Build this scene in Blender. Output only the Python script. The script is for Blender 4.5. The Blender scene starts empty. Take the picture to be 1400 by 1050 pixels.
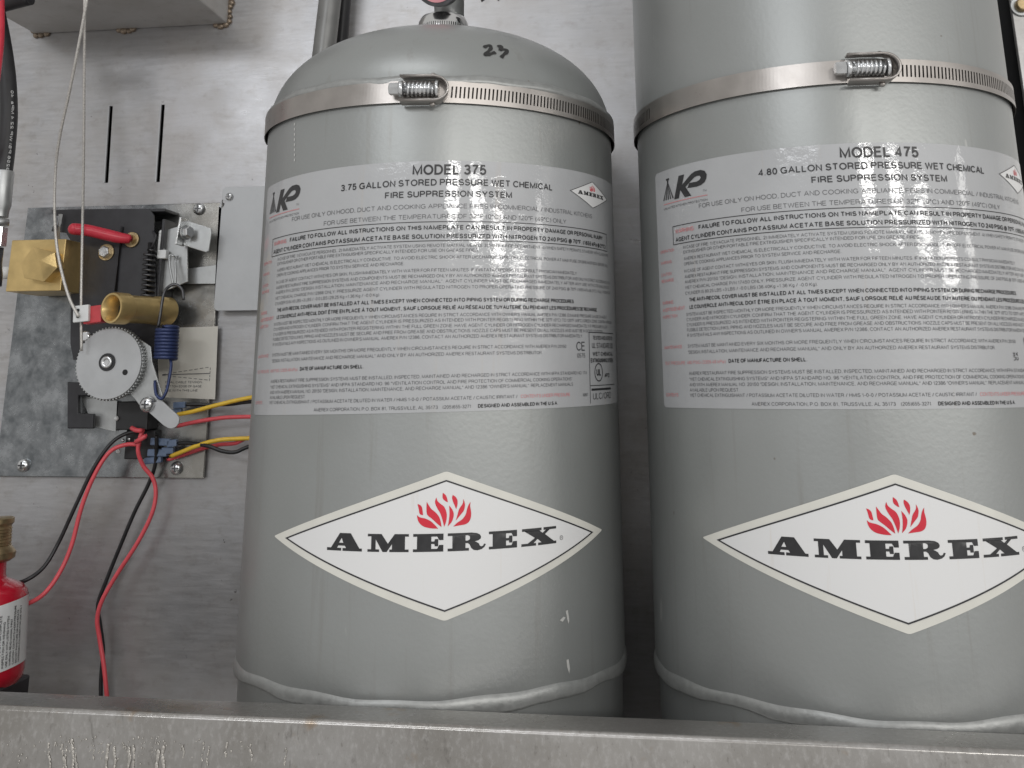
import bpy, bmesh, math, random
from mathutils import Vector, Matrix
from mathutils.geometry import tessellate_polygon
random.seed(7)
S = bpy.context.scene
COL = S.collection

# ------------------------------------------------------------------ camera
FPX, CX, CY = 1390.41, 700.0, 150.0            # focal length and principal point, in photo pixels (1400 wide)
YAW, PIT, ROL, DIST = 0.13946, 0.2641, -0.0022, 0.80179
FW = Vector((-math.sin(YAW)*math.cos(PIT), math.cos(YAW)*math.cos(PIT), math.sin(PIT)))
RT0 = Vector((math.cos(YAW), math.sin(YAW), 0)); UP0 = RT0.cross(FW)
RT = math.cos(ROL)*RT0 + math.sin(ROL)*UP0
UP = -math.sin(ROL)*RT0 + math.cos(ROL)*UP0
CAMPOS = Vector((0, -DIST, 0))
cam = bpy.data.cameras.new('camera'); camo = bpy.data.objects.new('camera', cam); COL.objects.link(camo)
cam.sensor_fit = 'HORIZONTAL'; cam.sensor_width = 36; cam.lens = FPX/1400*36
cam.shift_y = -(525-CY)/1400; cam.clip_start = 0.01; cam.clip_end = 100
camo.matrix_world = Matrix(((RT.x, UP.x, -FW.x, 0), (RT.y, UP.y, -FW.y, -DIST), (RT.z, UP.z, -FW.z, 0), (0, 0, 0, 1)))
S.camera = camo

# ------------------------------------------------------------------ light: dim grey room, ceiling fixtures in front of the cabinet
w = bpy.data.worlds.new('World'); S.world = w; w.use_nodes = True
w.node_tree.nodes['Background'].inputs[0].default_value = (1.0, 0.985, 0.96, 1)
w.node_tree.nodes['Background'].inputs[1].default_value = 0.66
def area(name, loc, target, sx, sy, power, col=(1, 0.98, 0.95)):
    l = bpy.data.lights.new(name, 'AREA'); l.shape = 'RECTANGLE'; l.size = sx; l.size_y = sy; l.energy = power; l.color = col
    o = bpy.data.objects.new(name, l); COL.objects.link(o); o.location = loc
    o.rotation_euler = (Vector(target)-Vector(loc)).to_track_quat('-Z', 'Y').to_euler()
    return o
T0 = (-0.05, -0.1, 0.05)
area('ceiling_fixture_near', (-0.45, -1.55, 1.75), (-0.1, 0, 0.05), 1.2, 0.4, 8.5, (0.95, 0.97, 1.0))
area('ceiling_fixture_middle', (-1.0, -3.2, 1.05), T0, 1.3, 0.35, 17, (0.95, 0.97, 1.0))
for k, (x, y) in enumerate(((1.45, -4.6), (2.9, -4.6), (4.9, -4.7), (8.0, -4.7))):       # a ceiling row receding to the right
    area('ceiling_row_fixture', (x, y, 1.0), T0, (.45, .6, .9, 1.6)[k], (.30, .26, .26, .26)[k], (24, 25, 34, 54)[k], (1.0, 0.98, 0.95))
area('doorway_light', (2.7, -0.9, 0.42), T0, 0.16, 0.42, 2.6, (1.0, 0.98, 0.95))
S.view_settings.view_transform = 'Standard'; S.view_settings.look = 'None'
S.view_settings.exposure = -0.32; S.view_settings.gamma = 1.0; S.view_settings.use_curve_mapping = False

# ------------------------------------------------------------------ measuring: a point of the photo on the plane y = dep
def ray(px, py): return FW + RT*((px-CX)/FPX) - UP*((py-CY)/FPX)
def at(px, py, dep=0.0):
    d = ray(px, py); s = (dep+DIST)/d.y
    return CAMPOS + d*s
R = 0.1143                       # cylinder radius
YC = -0.1443                     # cylinder axis, distance from the back panel
X1, X2 = -0.14062, 0.10538

# ------------------------------------------------------------------ materials
def new_mat(name):
    m = bpy.data.materials.new(name); m.use_nodes = True
    nt = m.node_tree; b = nt.nodes['Principled BSDF']
    return m, nt, b
def N(nt, t, **kw):
    n = nt.nodes.new(t)
    for k, v in kw.items():
        if k.startswith('i_'):
            key = k[2:]; key = int(key) if key.isdigit() else key
            n.inputs[key].default_value = v
        else: setattr(n, k, v)
    return n
def coords(nt, scale=(1, 1, 1), rot=(0, 0, 0)):
    g = N(nt, 'ShaderNodeNewGeometry'); mp = N(nt, 'ShaderNodeMapping')
    mp.inputs['Scale'].default_value = scale; mp.inputs['Rotation'].default_value = rot
    nt.links.new(g.outputs['Position'], mp.inputs['Vector']); return mp.outputs['Vector']
def noise(nt, vec, scale, detail=4, rough=0.55, dist=0.0):
    n = N(nt, 'ShaderNodeTexNoise'); n.inputs['Scale'].default_value = scale; n.inputs['Detail'].default_value = detail
    n.inputs['Roughness'].default_value = rough; n.inputs['Distortion'].default_value = dist
    nt.links.new(vec, n.inputs['Vector']); return n.outputs['Fac']
def ramp(nt, fac, stops):
    r = N(nt, 'ShaderNodeValToRGB'); e = r.color_ramp.elements
    while len(e) < len(stops): e.new(0.5)
    for k, (p, c) in zip(e, stops):
        k.position = p; k.color = (c, c, c, 1) if isinstance(c, (int, float)) else (*c, 1)
    nt.links.new(fac, r.inputs[0]); return r.outputs[0]
def mix(nt, fac, a, b, mode='MIX'):
    m = N(nt, 'ShaderNodeMix', data_type='RGBA', blend_type=mode)
    for sock, v in ((0, fac), (6, a), (7, b)):
        if isinstance(v, bpy.types.NodeSocket): nt.links.new(v, m.inputs[sock])
        elif sock == 0: m.inputs[0].default_value = v
        else: m.inputs[sock].default_value = (*v, 1) if len(v) == 3 else v
    return m.outputs[2]
def math_n(nt, op, a, b=0.0):
    m = N(nt, 'ShaderNodeMath', operation=op)
    for i, v in enumerate((a, b)):
        if isinstance(v, bpy.types.NodeSocket): nt.links.new(v, m.inputs[i])
        else: m.inputs[i].default_value = v
    return m.outputs[0]
def bump(nt, b, h, strength, dist=0.001):
    n = N(nt, 'ShaderNodeBump'); n.inputs['Strength'].default_value = strength; n.inputs['Distance'].default_value = dist
    nt.links.new(h, n.inputs['Height']); nt.links.new(n.outputs[0], b.inputs['Normal'])
def plain(name, col, metal=0.0, rough=0.5, var=0.12, nscale=120.0, bstr=0.0, coat=0.0, spec=0.5):
    m, nt, b = new_mat(name); v = coords(nt)
    f = noise(nt, v, nscale, 5)
    lo = tuple(c*(1-var) for c in col); hi = tuple(min(1, c*(1+var)) for c in col)
    nt.links.new(mix(nt, ramp(nt, f, ((.3, 0.0), (.7, 1.0))), lo, hi), b.inputs['Base Color'])
    b.inputs['Metallic'].default_value = metal; b.inputs['Specular IOR Level'].default_value = spec
    nt.links.new(ramp(nt, f, ((.25, max(0.03, rough-.07)), (.75, min(1, rough+.07)))), b.inputs['Roughness'])
    b.inputs['Coat Weight'].default_value = coat; b.inputs['Coat Roughness'].default_value = 0.15
    if bstr: bump(nt, b, f, bstr, 0.0005)
    return m
M = {}
def mk_paint():
    m, nt, b = new_mat('grey cylinder paint'); v = coords(nt)
    big = noise(nt, v, 9, 4); col = mix(nt, ramp(nt, big, ((.35, 0.), (.65, 1.))), (.312, .324, .318), (.342, .355, .352))
    fine = noise(nt, v, 900, 3); col = mix(nt, math_n(nt, 'MULTIPLY', fine, .18), col, (.24, .24, .23))
    st = noise(nt, coords(nt, (160, 160, 7)), 1.0, 4, .6)       # vertical runs of dirt
    col = mix(nt, math_n(nt, 'MULTIPLY', ramp(nt, st, ((.60, 0.), (.74, 1.))), .22), col, (.20, .18, .15))
    sp = noise(nt, v, 95, 2, .5); col = mix(nt, ramp(nt, sp, ((.765, 0.), (.79, .75))), col, (.13, .10, .07))
    wh = noise(nt, coords(nt, (60, 60, 22)), 1.0, 2, .5); col = mix(nt, ramp(nt, wh, ((.77, 0.), (.79, .45))), col, (.55, .55, .53))
    nt.links.new(col, b.inputs['Base Color'])
    b.inputs['Metallic'].default_value = 0.55
    nt.links.new(ramp(nt, big, ((.3, .36), (.7, .43))), b.inputs['Roughness'])
    b.inputs['Coat Weight'].default_value = .10; b.inputs['Coat Roughness'].default_value = .20
    peel = noise(nt, v, 420, 2, .5); bump(nt, b, math_n(nt, 'ADD', peel, math_n(nt, 'MULTIPLY', noise(nt, v, 40, 2), 1.0)), .12, .0006)
    return m
M['paint'] = mk_paint()
M['bead'] = plain('painted weld bead', (.33, .337, .33), .5, .38, .10, 250, .4)
def mk_label():
    m, nt, b = new_mat('silver nameplate foil'); v = coords(nt)
    big = noise(nt, v, 14, 4)
    col = mix(nt, ramp(nt, big, ((.35, 0.), (.65, 1.))), (.395, .402, .412), (.44, .447, .458))
    st = noise(nt, coords(nt, (190, 190, 10)), 1.0, 3, .6)
    col = mix(nt, math_n(nt, 'MULTIPLY', ramp(nt, st, ((.62, 0.), (.76, 1.))), .16), col, (.45, .36, .26))
    sp = noise(nt, v, 120, 2, .5); col = mix(nt, ramp(nt, sp, ((.78, 0.), (.80, .7))), col, (.16, .12, .08))
    nt.links.new(col, b.inputs['Base Color'])
    b.inputs['Metallic'].default_value = .15; b.inputs['Roughness'].default_value = .46
    b.inputs['Coat Weight'].default_value = .7; b.inputs['Coat Roughness'].default_value = .03
    h = math_n(nt, 'ADD', noise(nt, v, 190, 4, .6), math_n(nt, 'MULTIPLY', noise(nt, v, 45, 2), 1.2)); 
    bp = N(nt, 'ShaderNodeBump'); bp.inputs['Strength'].default_value = .22; bp.inputs['Distance'].default_value = .0006
    nt.links.new(h, bp.inputs['Height']); nt.links.new(bp.outputs[0], b.inputs['Normal']); nt.links.new(bp.outputs[0], b.inputs['Coat Normal'])
    return m
M['label'] = mk_label()
def mk_decal():
    m, nt, b = new_mat('white vinyl decal'); v = coords(nt)
    st = noise(nt, coords(nt, (210, 210, 12)), 1.0, 3, .6)
    col = mix(nt, math_n(nt, 'MULTIPLY', ramp(nt, st, ((.62, 0.), (.78, 1.))), .30), (.73, .73, .73), (.58, .49, .36))
    sp = noise(nt, v, 130, 2, .5); col = mix(nt, ramp(nt, sp, ((.79, 0.), (.81, .6))), col, (.3, .22, .14))
    nt.links.new(col, b.inputs['Base Color']); b.inputs['Roughness'].default_value = .32
    bump(nt, b, noise(nt, v, 60, 2), .1, .0005); return m
M['decal'] = mk_decal()
M['decal_edge'] = plain('cream decal margin', (.68, .67, .615), 0, .35, .05, 40)
M['ink'] = plain('black printing ink', (.022, .022, .024), 0, .38, .2, 200)
M['ink_grey'] = plain('fine dark grey printing ink', (.115, .115, .12), 0, .4, .15, 200)
M['ink_red'] = plain('faded red printing ink', (.60, .22, .23), 0, .45, .12, 200)
M['flame'] = plain('red flame ink', (.62, .022, .045), 0, .35, .08, 80)
M['chip'] = plain('pale paint scuff', (.52, .52, .50), .1, .45, .1, 300)
M['marker'] = plain('black marker ink', (.015, .015, .015), 0, .5, .2, 100)
def mk_galv(name, base, rough, metal, streak=(4, 4, 130), spot=.0, tint=(.40, .37, .33)):
    m, nt, b = new_mat(name); v = coords(nt)
    s = noise(nt, coords(nt, streak), 1.0, 6, .62, .4)
    blot = noise(nt, v, 13, 8, .68); mid = noise(nt, coords(nt, (1, 1, 1.5)), 70, 6, .7)
    col = mix(nt, ramp(nt, s, ((.3, 0.), (.7, 1.))), tuple(c*.86 for c in base), tuple(min(1, c*1.08) for c in base))
    col = mix(nt, math_n(nt, 'MULTIPLY', ramp(nt, blot, ((.42, 0.), (.68, 1.))), .6), col, tint)
    col = mix(nt, math_n(nt, 'MULTIPLY', ramp(nt, mid, ((.52, 0.), (.68, 1.))), .42), col, tuple(c*.72 for c in tint))
    lg = noise(nt, v, 4.5, 3, .5); col = mix(nt, math_n(nt, 'MULTIPLY', ramp(nt, lg, ((.40, 1.), (.62, 0.))), .35), col, tuple(c*.62 for c in base))
    if spot:
        sp = noise(nt, v, 170, 3, .6); reg = noise(nt, v, 16, 2)
        f = math_n(nt, 'MULTIPLY', ramp(nt, sp, ((.66, 0.), (.70, 1.))), ramp(nt, reg, ((.56, 0.), (.66, 1.))))
        col = mix(nt, math_n(nt, 'MULTIPLY', f, spot), col, (.05, .045, .04))
    nt.links.new(col, b.inputs['Base Color']); b.inputs['Metallic'].default_value = metal
    nt.links.new(ramp(nt, math_n(nt, 'MULTIPLY', math_n(nt, 'ADD', s, blot), .5), ((.3, rough-.1), (.7, rough+.12))), b.inputs['Roughness'])
    bump(nt, b, math_n(nt, 'ADD', math_n(nt, 'MULTIPLY', s, .5), math_n(nt, 'MULTIPLY', blot, 1.5)), .20, .0006)
    return m
M['panel'] = mk_galv('brushed galvanised back panel', (.46, .46, .472), .34, .57, (40, 40, 300), .9, (.385, .355, .325))
M['side'] = mk_galv('galvanised side flange', (.62, .62, .62), .45, .6, (40, 40, 40))
def mk_lip():
    m, nt, b = new_mat('weathered galvanised lip'); v = coords(nt)
    blot = noise(nt, v, 13, 5, .6); gr = noise(nt, coords(nt, (420, 420, 260)), 1.0, 3, .65); run = noise(nt, coords(nt, (230, 230, 60)), 1.0, 4, .65, .5)
    big = noise(nt, coords(nt, (5, 5, 5)), 1.0, 2)
    col = mix(nt, ramp(nt, blot, ((.35, 0.), (.65, 1.))), (.31, .295, .275), (.41, .40, .39))
    g = N(nt, 'ShaderNodeNewGeometry'); sx = N(nt, 'ShaderNodeSeparateXYZ'); nt.links.new(g.outputs['Position'], sx.inputs[0])
    left_dark = math_n(nt, 'SUBTRACT', math_n(nt, 'MULTIPLY', big, .9), math_n(nt, 'MULTIPLY', math_n(nt, 'ADD', sx.outputs[0], .22), 2.2))      # darker brown towards the left end
    col = mix(nt, ramp(nt, left_dark, ((.40, 0.), (.85, .6))), col, (.20, .175, .145))
    col = mix(nt, ramp(nt, big, ((.42, 0.), (.6, .4))), col, (.33, .305, .27))
    col = mix(nt, ramp(nt, gr, ((.50, 0.), (.72, .5))), col, (.54, .53, .52))
    col = mix(nt, ramp(nt, gr, ((.26, .6), (.38, 0.))), col, (.22, .205, .19))
    col = mix(nt, ramp(nt, run, ((.62, 0.), (.72, .55))), col, (.17, .16, .15))
    col = mix(nt, ramp(nt, noise(nt, v, 38, 4, .6), ((.62, 0.), (.72, .55))), col, (.30, .19, .09))
    nt.links.new(col, b.inputs['Base Color']); b.inputs['Metallic'].default_value = .8
    nt.links.new(ramp(nt, blot, ((.3, .20), (.7, .38))), b.inputs['Roughness'])
    bump(nt, b, math_n(nt, 'ADD', gr, math_n(nt, 'MULTIPLY', run, 1.2)), .14, .0005); return m
M['lip'] = mk_lip()
M['crust'] = plain('dried mineral crust', (.42, .40, .37), .35, .24, .25, 500, .5)
M['box'] = mk_galv('dull galvanised box', (.52, .51, .50), .5, .4, (20, 20, 60), .2, (.42, .39, .36))
def mk_zinc():
    m, nt, b = new_mat('blotchy zinc plate'); v = coords(nt)
    blot = noise(nt, v, 60, 6, .7, .2); fine = noise(nt, v, 260, 4, .6); big = noise(nt, v, 22, 4, .6)
    col = mix(nt, ramp(nt, blot, ((.36, 0.), (.70, 1.))), (.15, .162, .172), (.37, .385, .40))
    col = mix(nt, ramp(nt, fine, ((.55, 0.), (.80, .35))), col, (.34, .37, .385))
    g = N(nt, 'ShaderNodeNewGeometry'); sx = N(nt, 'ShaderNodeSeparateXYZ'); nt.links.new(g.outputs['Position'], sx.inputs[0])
    pale_refl = math_n(nt, 'ADD', math_n(nt, 'MULTIPLY', math_n(nt, 'ADD', sx.outputs[0], .41), 9.0), big)      # pale straw reflection on the right half, painted into the colour
    col = mix(nt, ramp(nt, pale_refl, ((.35, 0.), (1.0, .65))), col, (.40, .375, .33))
    nt.links.new(col, b.inputs['Base Color']); b.inputs['Metallic'].default_value = .8
    nt.links.new(ramp(nt, blot, ((.3, .17), (.7, .32))), b.inputs['Roughness'])
    bump(nt, b, blot, .08, .0006); return m
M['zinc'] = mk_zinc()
M['galv_cover'] = plain('matt galvanised cover', (.46, .47, .48), .4, .5, .08, 60, .15)
M['bright_steel'] = plain('bright zinc steel', (.66, .67, .68), .9, .26, .12, 160, .1)
M['satin_steel'] = plain('satin plated steel', (.44, .45, .45), .8, .40, .1, 140, .12)
M['band'] = plain('stainless band', (.40, .375, .355), .95, .33, .10, 60, .05)
M['slot_shade'] = plain('shade-dark inner band', (.05, .045, .04), .6, .5, .2, 200)  # near black: the shade inside the band slots put into the colour
M['dark_steel'] = plain('dark steel', (.10, .10, .105), .8, .4, .2, 160)
M['chrome'] = plain('chrome', (.72, .72, .72), 1.0, .14, .06, 100)
M['brass'] = plain('machined brass', (.64, .47, .21), .75, .34, .14, 70, .12)
M['brass_dull'] = plain('dull brass washer', (.42, .32, .18), .8, .36, .25, 200, .2)
M['black_paint'] = plain('black satin paint', (.028, .028, .032), .1, .42, .2, 120, .1)
M['black_plastic'] = plain('black plastic', (.018, .018, .02), 0, .45, .2, 160)
M['black_wire'] = plain('black wire sheath', (.016, .016, .018), 0, .4, .2, 200)
M['red_wire'] = plain('red wire sheath', (.70, .09, .11), 0, .38, .08, 200)
M['yellow_wire'] = plain('yellow wire sheath', (.80, .52, .05), 0, .38, .08, 200)
M['red_rubber'] = plain('red vinyl grip', (.56, .035, .06), 0, .3, .1, 150)
M['red_paint'] = plain('glossy red paint', (.48, .010, .028), 0, .16, .06, 60, 0, .6)
M['red_plastic'] = plain('red plastic', (.50, .05, .06), 0, .4, .1, 150)
M['white_plastic'] = plain('off white plastic', (.68, .69, .69), 0, .45, .06, 150)
M['paper'] = plain('off white paper', (.66, .64, .58), 0, .7, .05, 60)
M['blue_spring'] = plain('blue painted spring wire', (.032, .048, .13), .3, .4, .2, 200)
M['blue_term'] = plain('blue nylon terminal', (.13, .18, .28), 0, .4, .15, 150)
M['steel_rope'] = plain('steel cable', (.58, .56, .53), .6, .45, .25, 900, .5)
M['rubber'] = plain('black hose rubber', (.02, .02, .022), 0, .5, .2, 120)
M['conduit'] = plain('grey painted pipe', (.20, .20, .195), .2, .32, .1, 60, .2)
M['rust'] = plain('brown weld bead', (.24, .19, .145), .65, .38, .3, 300, .5)
M['pink'] = plain('pink gauge dial', (.62, .27, .30), 0, .4, .1, 80)
M['void'] = plain('black cavity', (.01, .01, .011), 0, .7, .2, 50)

# ------------------------------------------------------------------ object helpers
ROOT = {}
def tag(o, label=None, cat=None, group=None, kind=None):
    for k, v in (('label', label), ('category', cat), ('group', group), ('kind', kind)):
        if v: o[k] = v
    return o
def thing(name, label, cat, loc, group=None):
    o = bpy.data.objects.new(name, None); COL.objects.link(o); o.location = loc; o.empty_display_size = .02
    ROOT[o] = Vector(loc); return tag(o, label, cat, group)
class MB:
    def __init__(s): s.v = []; s.f = []; s.sm = []
    def add(s, vs, fs, smooth=False):
        b = len(s.v); s.v += [Vector(v) for v in vs]; s.f += [tuple(b+i for i in f) for f in fs]; s.sm += [smooth]*len(fs); return s
    def box(s, c, size, rot=None):
        c = Vector(c); h = [Vector((x*size[0]/2, y*size[1]/2, z*size[2]/2)) for x in (-1, 1) for y in (-1, 1) for z in (-1, 1)]
        if rot: h = [rot @ v for v in h]
        return s.add([c+v for v in h], [(0, 1, 3, 2), (4, 6, 7, 5), (0, 4, 5, 1), (2, 3, 7, 6), (0, 2, 6, 4), (1, 5, 7, 3)])
    def frame(s, d):
        d = Vector(d).normalized(); a = Vector((0, 0, 1)) if abs(d.z) < .9 else Vector((1, 0, 0))
        x = d.cross(a).normalized(); return x, x.cross(d).normalized()
    def lathe(s, p, d, prof, n=32, caps=True, ph=0.0, smooth=True):   # prof: (distance along d, radius)
        p = Vector(p); d = Vector(d).normalized(); x, y = s.frame(d); vs = []; fs = []
        for (t, r) in prof:
            for k in range(n):
                a = 2*math.pi*k/n+ph; vs.append(p+d*t+x*(r*math.cos(a))+y*(r*math.sin(a)))
        for i in range(len(prof)-1):
            for k in range(n):
                k2 = (k+1) % n; fs.append((i*n+k, i*n+k2, (i+1)*n+k2, (i+1)*n+k))
        s.add(vs, fs, smooth)
        if caps:
            b = len(s.v)-len(vs)
            s.f.append(tuple(b+k for k in range(n))[::-1]); s.sm.append(False)
            s.f.append(tuple(b+(len(prof)-1)*n+k for k in range(n))); s.sm.append(False)
        return s
    def tube(s, pts, r, n=10, caps=True):
        pts = [Vector(p) for p in pts]; m = len(pts); rs = r if isinstance(r, (list, tuple)) else [r]*m
        vs = []; fs = []; x = None
        for i, p in enumerate(pts):
            d = (pts[min(i+1, m-1)]-pts[max(i-1, 0)]).normalized()
            if x is None: x, y = s.frame(d)
            else:
                x = (x-d*x.dot(d)).normalized(); y = d.cross(x)
            for k in range(n):
                a = 2*math.pi*k/n; vs.append(p+x*(rs[i]*math.cos(a))+y*(rs[i]*math.sin(a)))
        for i in range(m-1):
            for k in range(n):
                k2 = (k+1) % n; fs.append((i*n+k, i*n+k2, (i+1)*n+k2, (i+1)*n+k))
        s.add(vs, fs, True)
        if caps:
            b = len(s.v)-len(vs); s.f.append(tuple(b+k for k in range(n))[::-1]); s.sm.append(False)
            s.f.append(tuple(b+(m-1)*n+k for k in range(n))); s.sm.append(False)
        return s
    def prism(s, poly, th, holes=()):        # poly: points of a plane y = const; th: thickness towards +y
        loops = [[Vector(p) for p in poly]]+[[Vector(p) for p in h] for h in holes]
        flat = [p for l in loops for p in l]; n = len(flat)
        tris = tessellate_polygon([[Vector((p.x, p.z, 0)) for p in l] for l in loops])
        s.add(flat+[p+Vector((0, th, 0)) for p in flat], [tuple(t) for t in tris]+[tuple(i+n for i in reversed(t)) for t in tris])
        b = len(s.v)-2*n; o = 0
        for l in loops:
            k = len(l)
            for i in range(k):
                j = (i+1) % k; s.f.append((b+o+i, b+o+j, b+o+j+n, b+o+i+n)); s.sm.append(False)
            o += k
        return s
    def ball(s, c, r, sc=(1, 1, 1), n=14, rot=None):
        vs = []; fs = []; m = n//2
        for i in range(m+1):
            t = math.pi*i/m
            for k in range(n):
                a = 2*math.pi*k/n; v = Vector((r*sc[0]*math.sin(t)*math.cos(a), r*sc[1]*math.sin(t)*math.sin(a), r*sc[2]*math.cos(t)))
                vs.append(Vector(c)+(rot @ v if rot else v))
        for i in range(m):
            for k in range(n): fs.append((i*n+k, i*n+(k+1) % n, (i+1)*n+(k+1) % n, (i+1)*n+k))
        return s.add(vs, fs, True)
    def build(s, name, mat, parent=None, bevel=0.0, seg=2, autos=None, fix=True):
        me = bpy.data.meshes.new(name); off = ROOT[parent] if parent else None
        if off is None:
            xs = [v.x for v in s.v]; ys = [v.y for v in s.v]; zs = [v.z for v in s.v]
            off = Vector(((min(xs)+max(xs))/2, (min(ys)+max(ys))/2, min(zs)))
        me.from_pydata([v-off for v in s.v], [], s.f)
        me.polygons.foreach_set('use_smooth', s.sm)
        if fix:
            bm = bmesh.new(); bm.from_mesh(me); bmesh.ops.remove_doubles(bm, verts=bm.verts, dist=1e-7)
            bmesh.ops.recalc_face_normals(bm, faces=bm.faces); bm.to_mesh(me); bm.free()
        if autos: me.polygons.foreach_set('use_smooth', [True]*len(me.polygons)); me.set_sharp_from_angle(angle=math.radians(autos))
        me.materials.append(M[mat] if isinstance(mat, str) else mat)
        o = bpy.data.objects.new(name, me); COL.objects.link(o); ROOT[o] = off
        if parent: o.parent = parent
        else: o.location = off
        if bevel:
            bv = o.modifiers.new('bevel', 'BEVEL'); bv.width = bevel; bv.segments = seg; bv.limit_method = 'ANGLE'; bv.angle_limit = math.radians(40)
        return o
def smooth_path(pts, k=8):
    pts = [Vector(p) for p in pts]; out = []
    P = [pts[0]*2-pts[1]]+pts+[pts[-1]*2-pts[-2]]
    for i in range(1, len(P)-2):
        a, b, c, d = P[i-1:i+3]
        for j in range(k):
            t = j/k
            out.append(.5*((2*b)+(c-a)*t+(2*a-5*b+4*c-d)*t*t+(3*b-a-3*c+d)*t**3))
    return out+[pts[-1]]
def helix(p, d, r, L, turns, n=16):
    p = Vector(p); d = Vector(d).normalized(); x, y = MB().frame(d)
    return [p+d*(L*i/(turns*n))+x*(r*math.cos(2*math.pi*i/n))+y*(r*math.sin(2*math.pi*i/n)) for i in range(int(turns*n)+1)]
FRONT = (0, -1, 0)

# ------------------------------------------------------------------ the setting: cabinet back panel, floor, front lip, side flange
def rect(x0, x1, z0, z1, y): return [(x0, y, z0), (x1, y, z0), (x1, y, z1), (x0, y, z1)]
slots = []
for (a, b) in (((151.5, 145), (145, 250)), ((222.5, 143), (215.5, 249))):
    p, q = at(*a), at(*b); hw = .0019
    slots.append([(q.x-hw, 0, q.z), (q.x+hw, 0, q.z), (p.x+hw, 0, p.z), (p.x-hw, 0, p.z)])
bp_ = tag(MB().prism(rect(-.9, .6, -.30, .62, 0), .0012, slots).build('back_panel', 'panel'), kind='structure')
for q in slots:                                   # raised pale strip imitating the lit left edge of each slot
    a, b = Vector(q[0]), Vector(q[3]); MB().prism([a+Vector((-.0006, -.0004, 0)), a+Vector((.0008, -.0004, 0)), b+Vector((.0008, -.0004, 0)), b+Vector((-.0006, -.0004, 0))], .0015).build('slot_edge_highlight', 'galv_cover', bp_)
tag(MB().prism(rect(-.9, .6, -.30, .62, .02), .002).build('dark_backing', 'void'), kind='structure')  # black sheet added behind the panel to keep the slots dark
tag(MB().box((-.15, -.13, -.236), (1.5, .26, .004)).build('cabinet_floor', 'lip'), kind='structure')
lp = [(-.2665, -.1502), (-.2885, -.150), (-.290, -.1515), (-.290, -.166), (-.2903, -.168), (-.290, -.170), (-.290, -.245), (-.2885, -.245), (-.2885, -.153), (-.2665, -.1520)]
mb = MB(); nx = 60; xs = [-.9+1.5*i/nx for i in range(nx+1)]; vs = []; fs = []
for x in xs:
    wob = .00008*math.sin(x*31)
    for (y, z) in lp: vs.append((x, y, z+wob))
k = len(lp)
for i in range(nx):
    for j in range(k): fs.append((i*k+j, i*k+(j+1) % k, (i+1)*k+(j+1) % k, (i+1)*k+j))
lipo = tag(mb.add(vs, fs).build('front_lip', 'lip', autos=50, bevel=.0006), kind='structure')
# dried mineral drips down the face of the lip
rd = random.Random(11)
def drip(x, y0, y1, dx, r):
    mb = MB(); n = int((y1-y0)/1.3)
    for i in range(n+1):
        f = i/max(1, n)
        if rd.random() < .34: continue
        p = at(x+dx*math.sin(f*5+x)+rd.uniform(-.5, .5), y0+(y1-y0)*f, -.2903)
        mb.ball(p, r*rd.uniform(.5, 1.15), (1, .5, 1.5), 8)
    mb.build('dried_drip', 'crust', lipo)
for (x, y0, y1, r) in ((67, 1018, 1056, .00055), (86, 1016, 1056, .0006), (90, 1020, 1056, .0005), (99, 1013, 1056, .00075), (104, 1030, 1056, .0005), (146, 1020, 1056, .0008), (156, 1022, 1056, .0007), (176, 1024, 1056, .0008), (182, 1020, 1056, .0007), (215, 1028, 1056, .0009), (223, 1022, 1056, .0009), (250, 1018, 1036, .0004), (277, 1014, 1040, .0005), (284, 1022, 1046, .0005), (309, 1016, 1034, .0005), (128, 1026, 1040, .0004), (343, 1018, 1040, .0005), (390, 1024, 1046, .0004)):
    drip(x, y0, y1, 1.2, r)
mb = MB()
for _ in range(140):
    p = at(rd.gauss(150, 75), rd.triangular(1004, 1050, 1016), -.2902); mb.ball(p, rd.uniform(.00018, .00055), (1, .5, 1.3), 7)
tag(mb.build('dried_droplets', 'crust', lipo), kind='stuff')
# right-hand side flange with a black strip beside it
DS = -.06
a, b = at(1382, 0, DS), at(1398, 150, DS); xe = (a.x+b.x)/2
sf = tag(MB().prism([(xe+.004, DS, -.3), (.6, DS, -.3), (.6, DS, .62), (xe-.001, DS, .62)], .004).build('side_flange', 'side', bevel=.001), kind='structure')
MB().prism([(xe-.016, DS+.02, -.3), (xe+.02, DS+.02, -.3), (xe+.02, DS+.02, .62), (xe-.016, DS+.02, .62)], .03).build('black_strip', 'void', sf)
p = at(1396, 9, DS)
t = thing('flange_bolt', 'brass-coloured bolt with round washer on the side flange, top right corner', 'bolt', p)
MB().lathe(p, FRONT, [(0, .0078), (.0012, .0078), (.0016, .0072)], 36).build('washer', 'satin_steel', t)
MB().lathe(p+Vector((0, -.0016, 0)), FRONT, [(0, .0052), (.003, .0050), (.0042, .0038)], 24).build('head', 'brass_dull', t)

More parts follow.
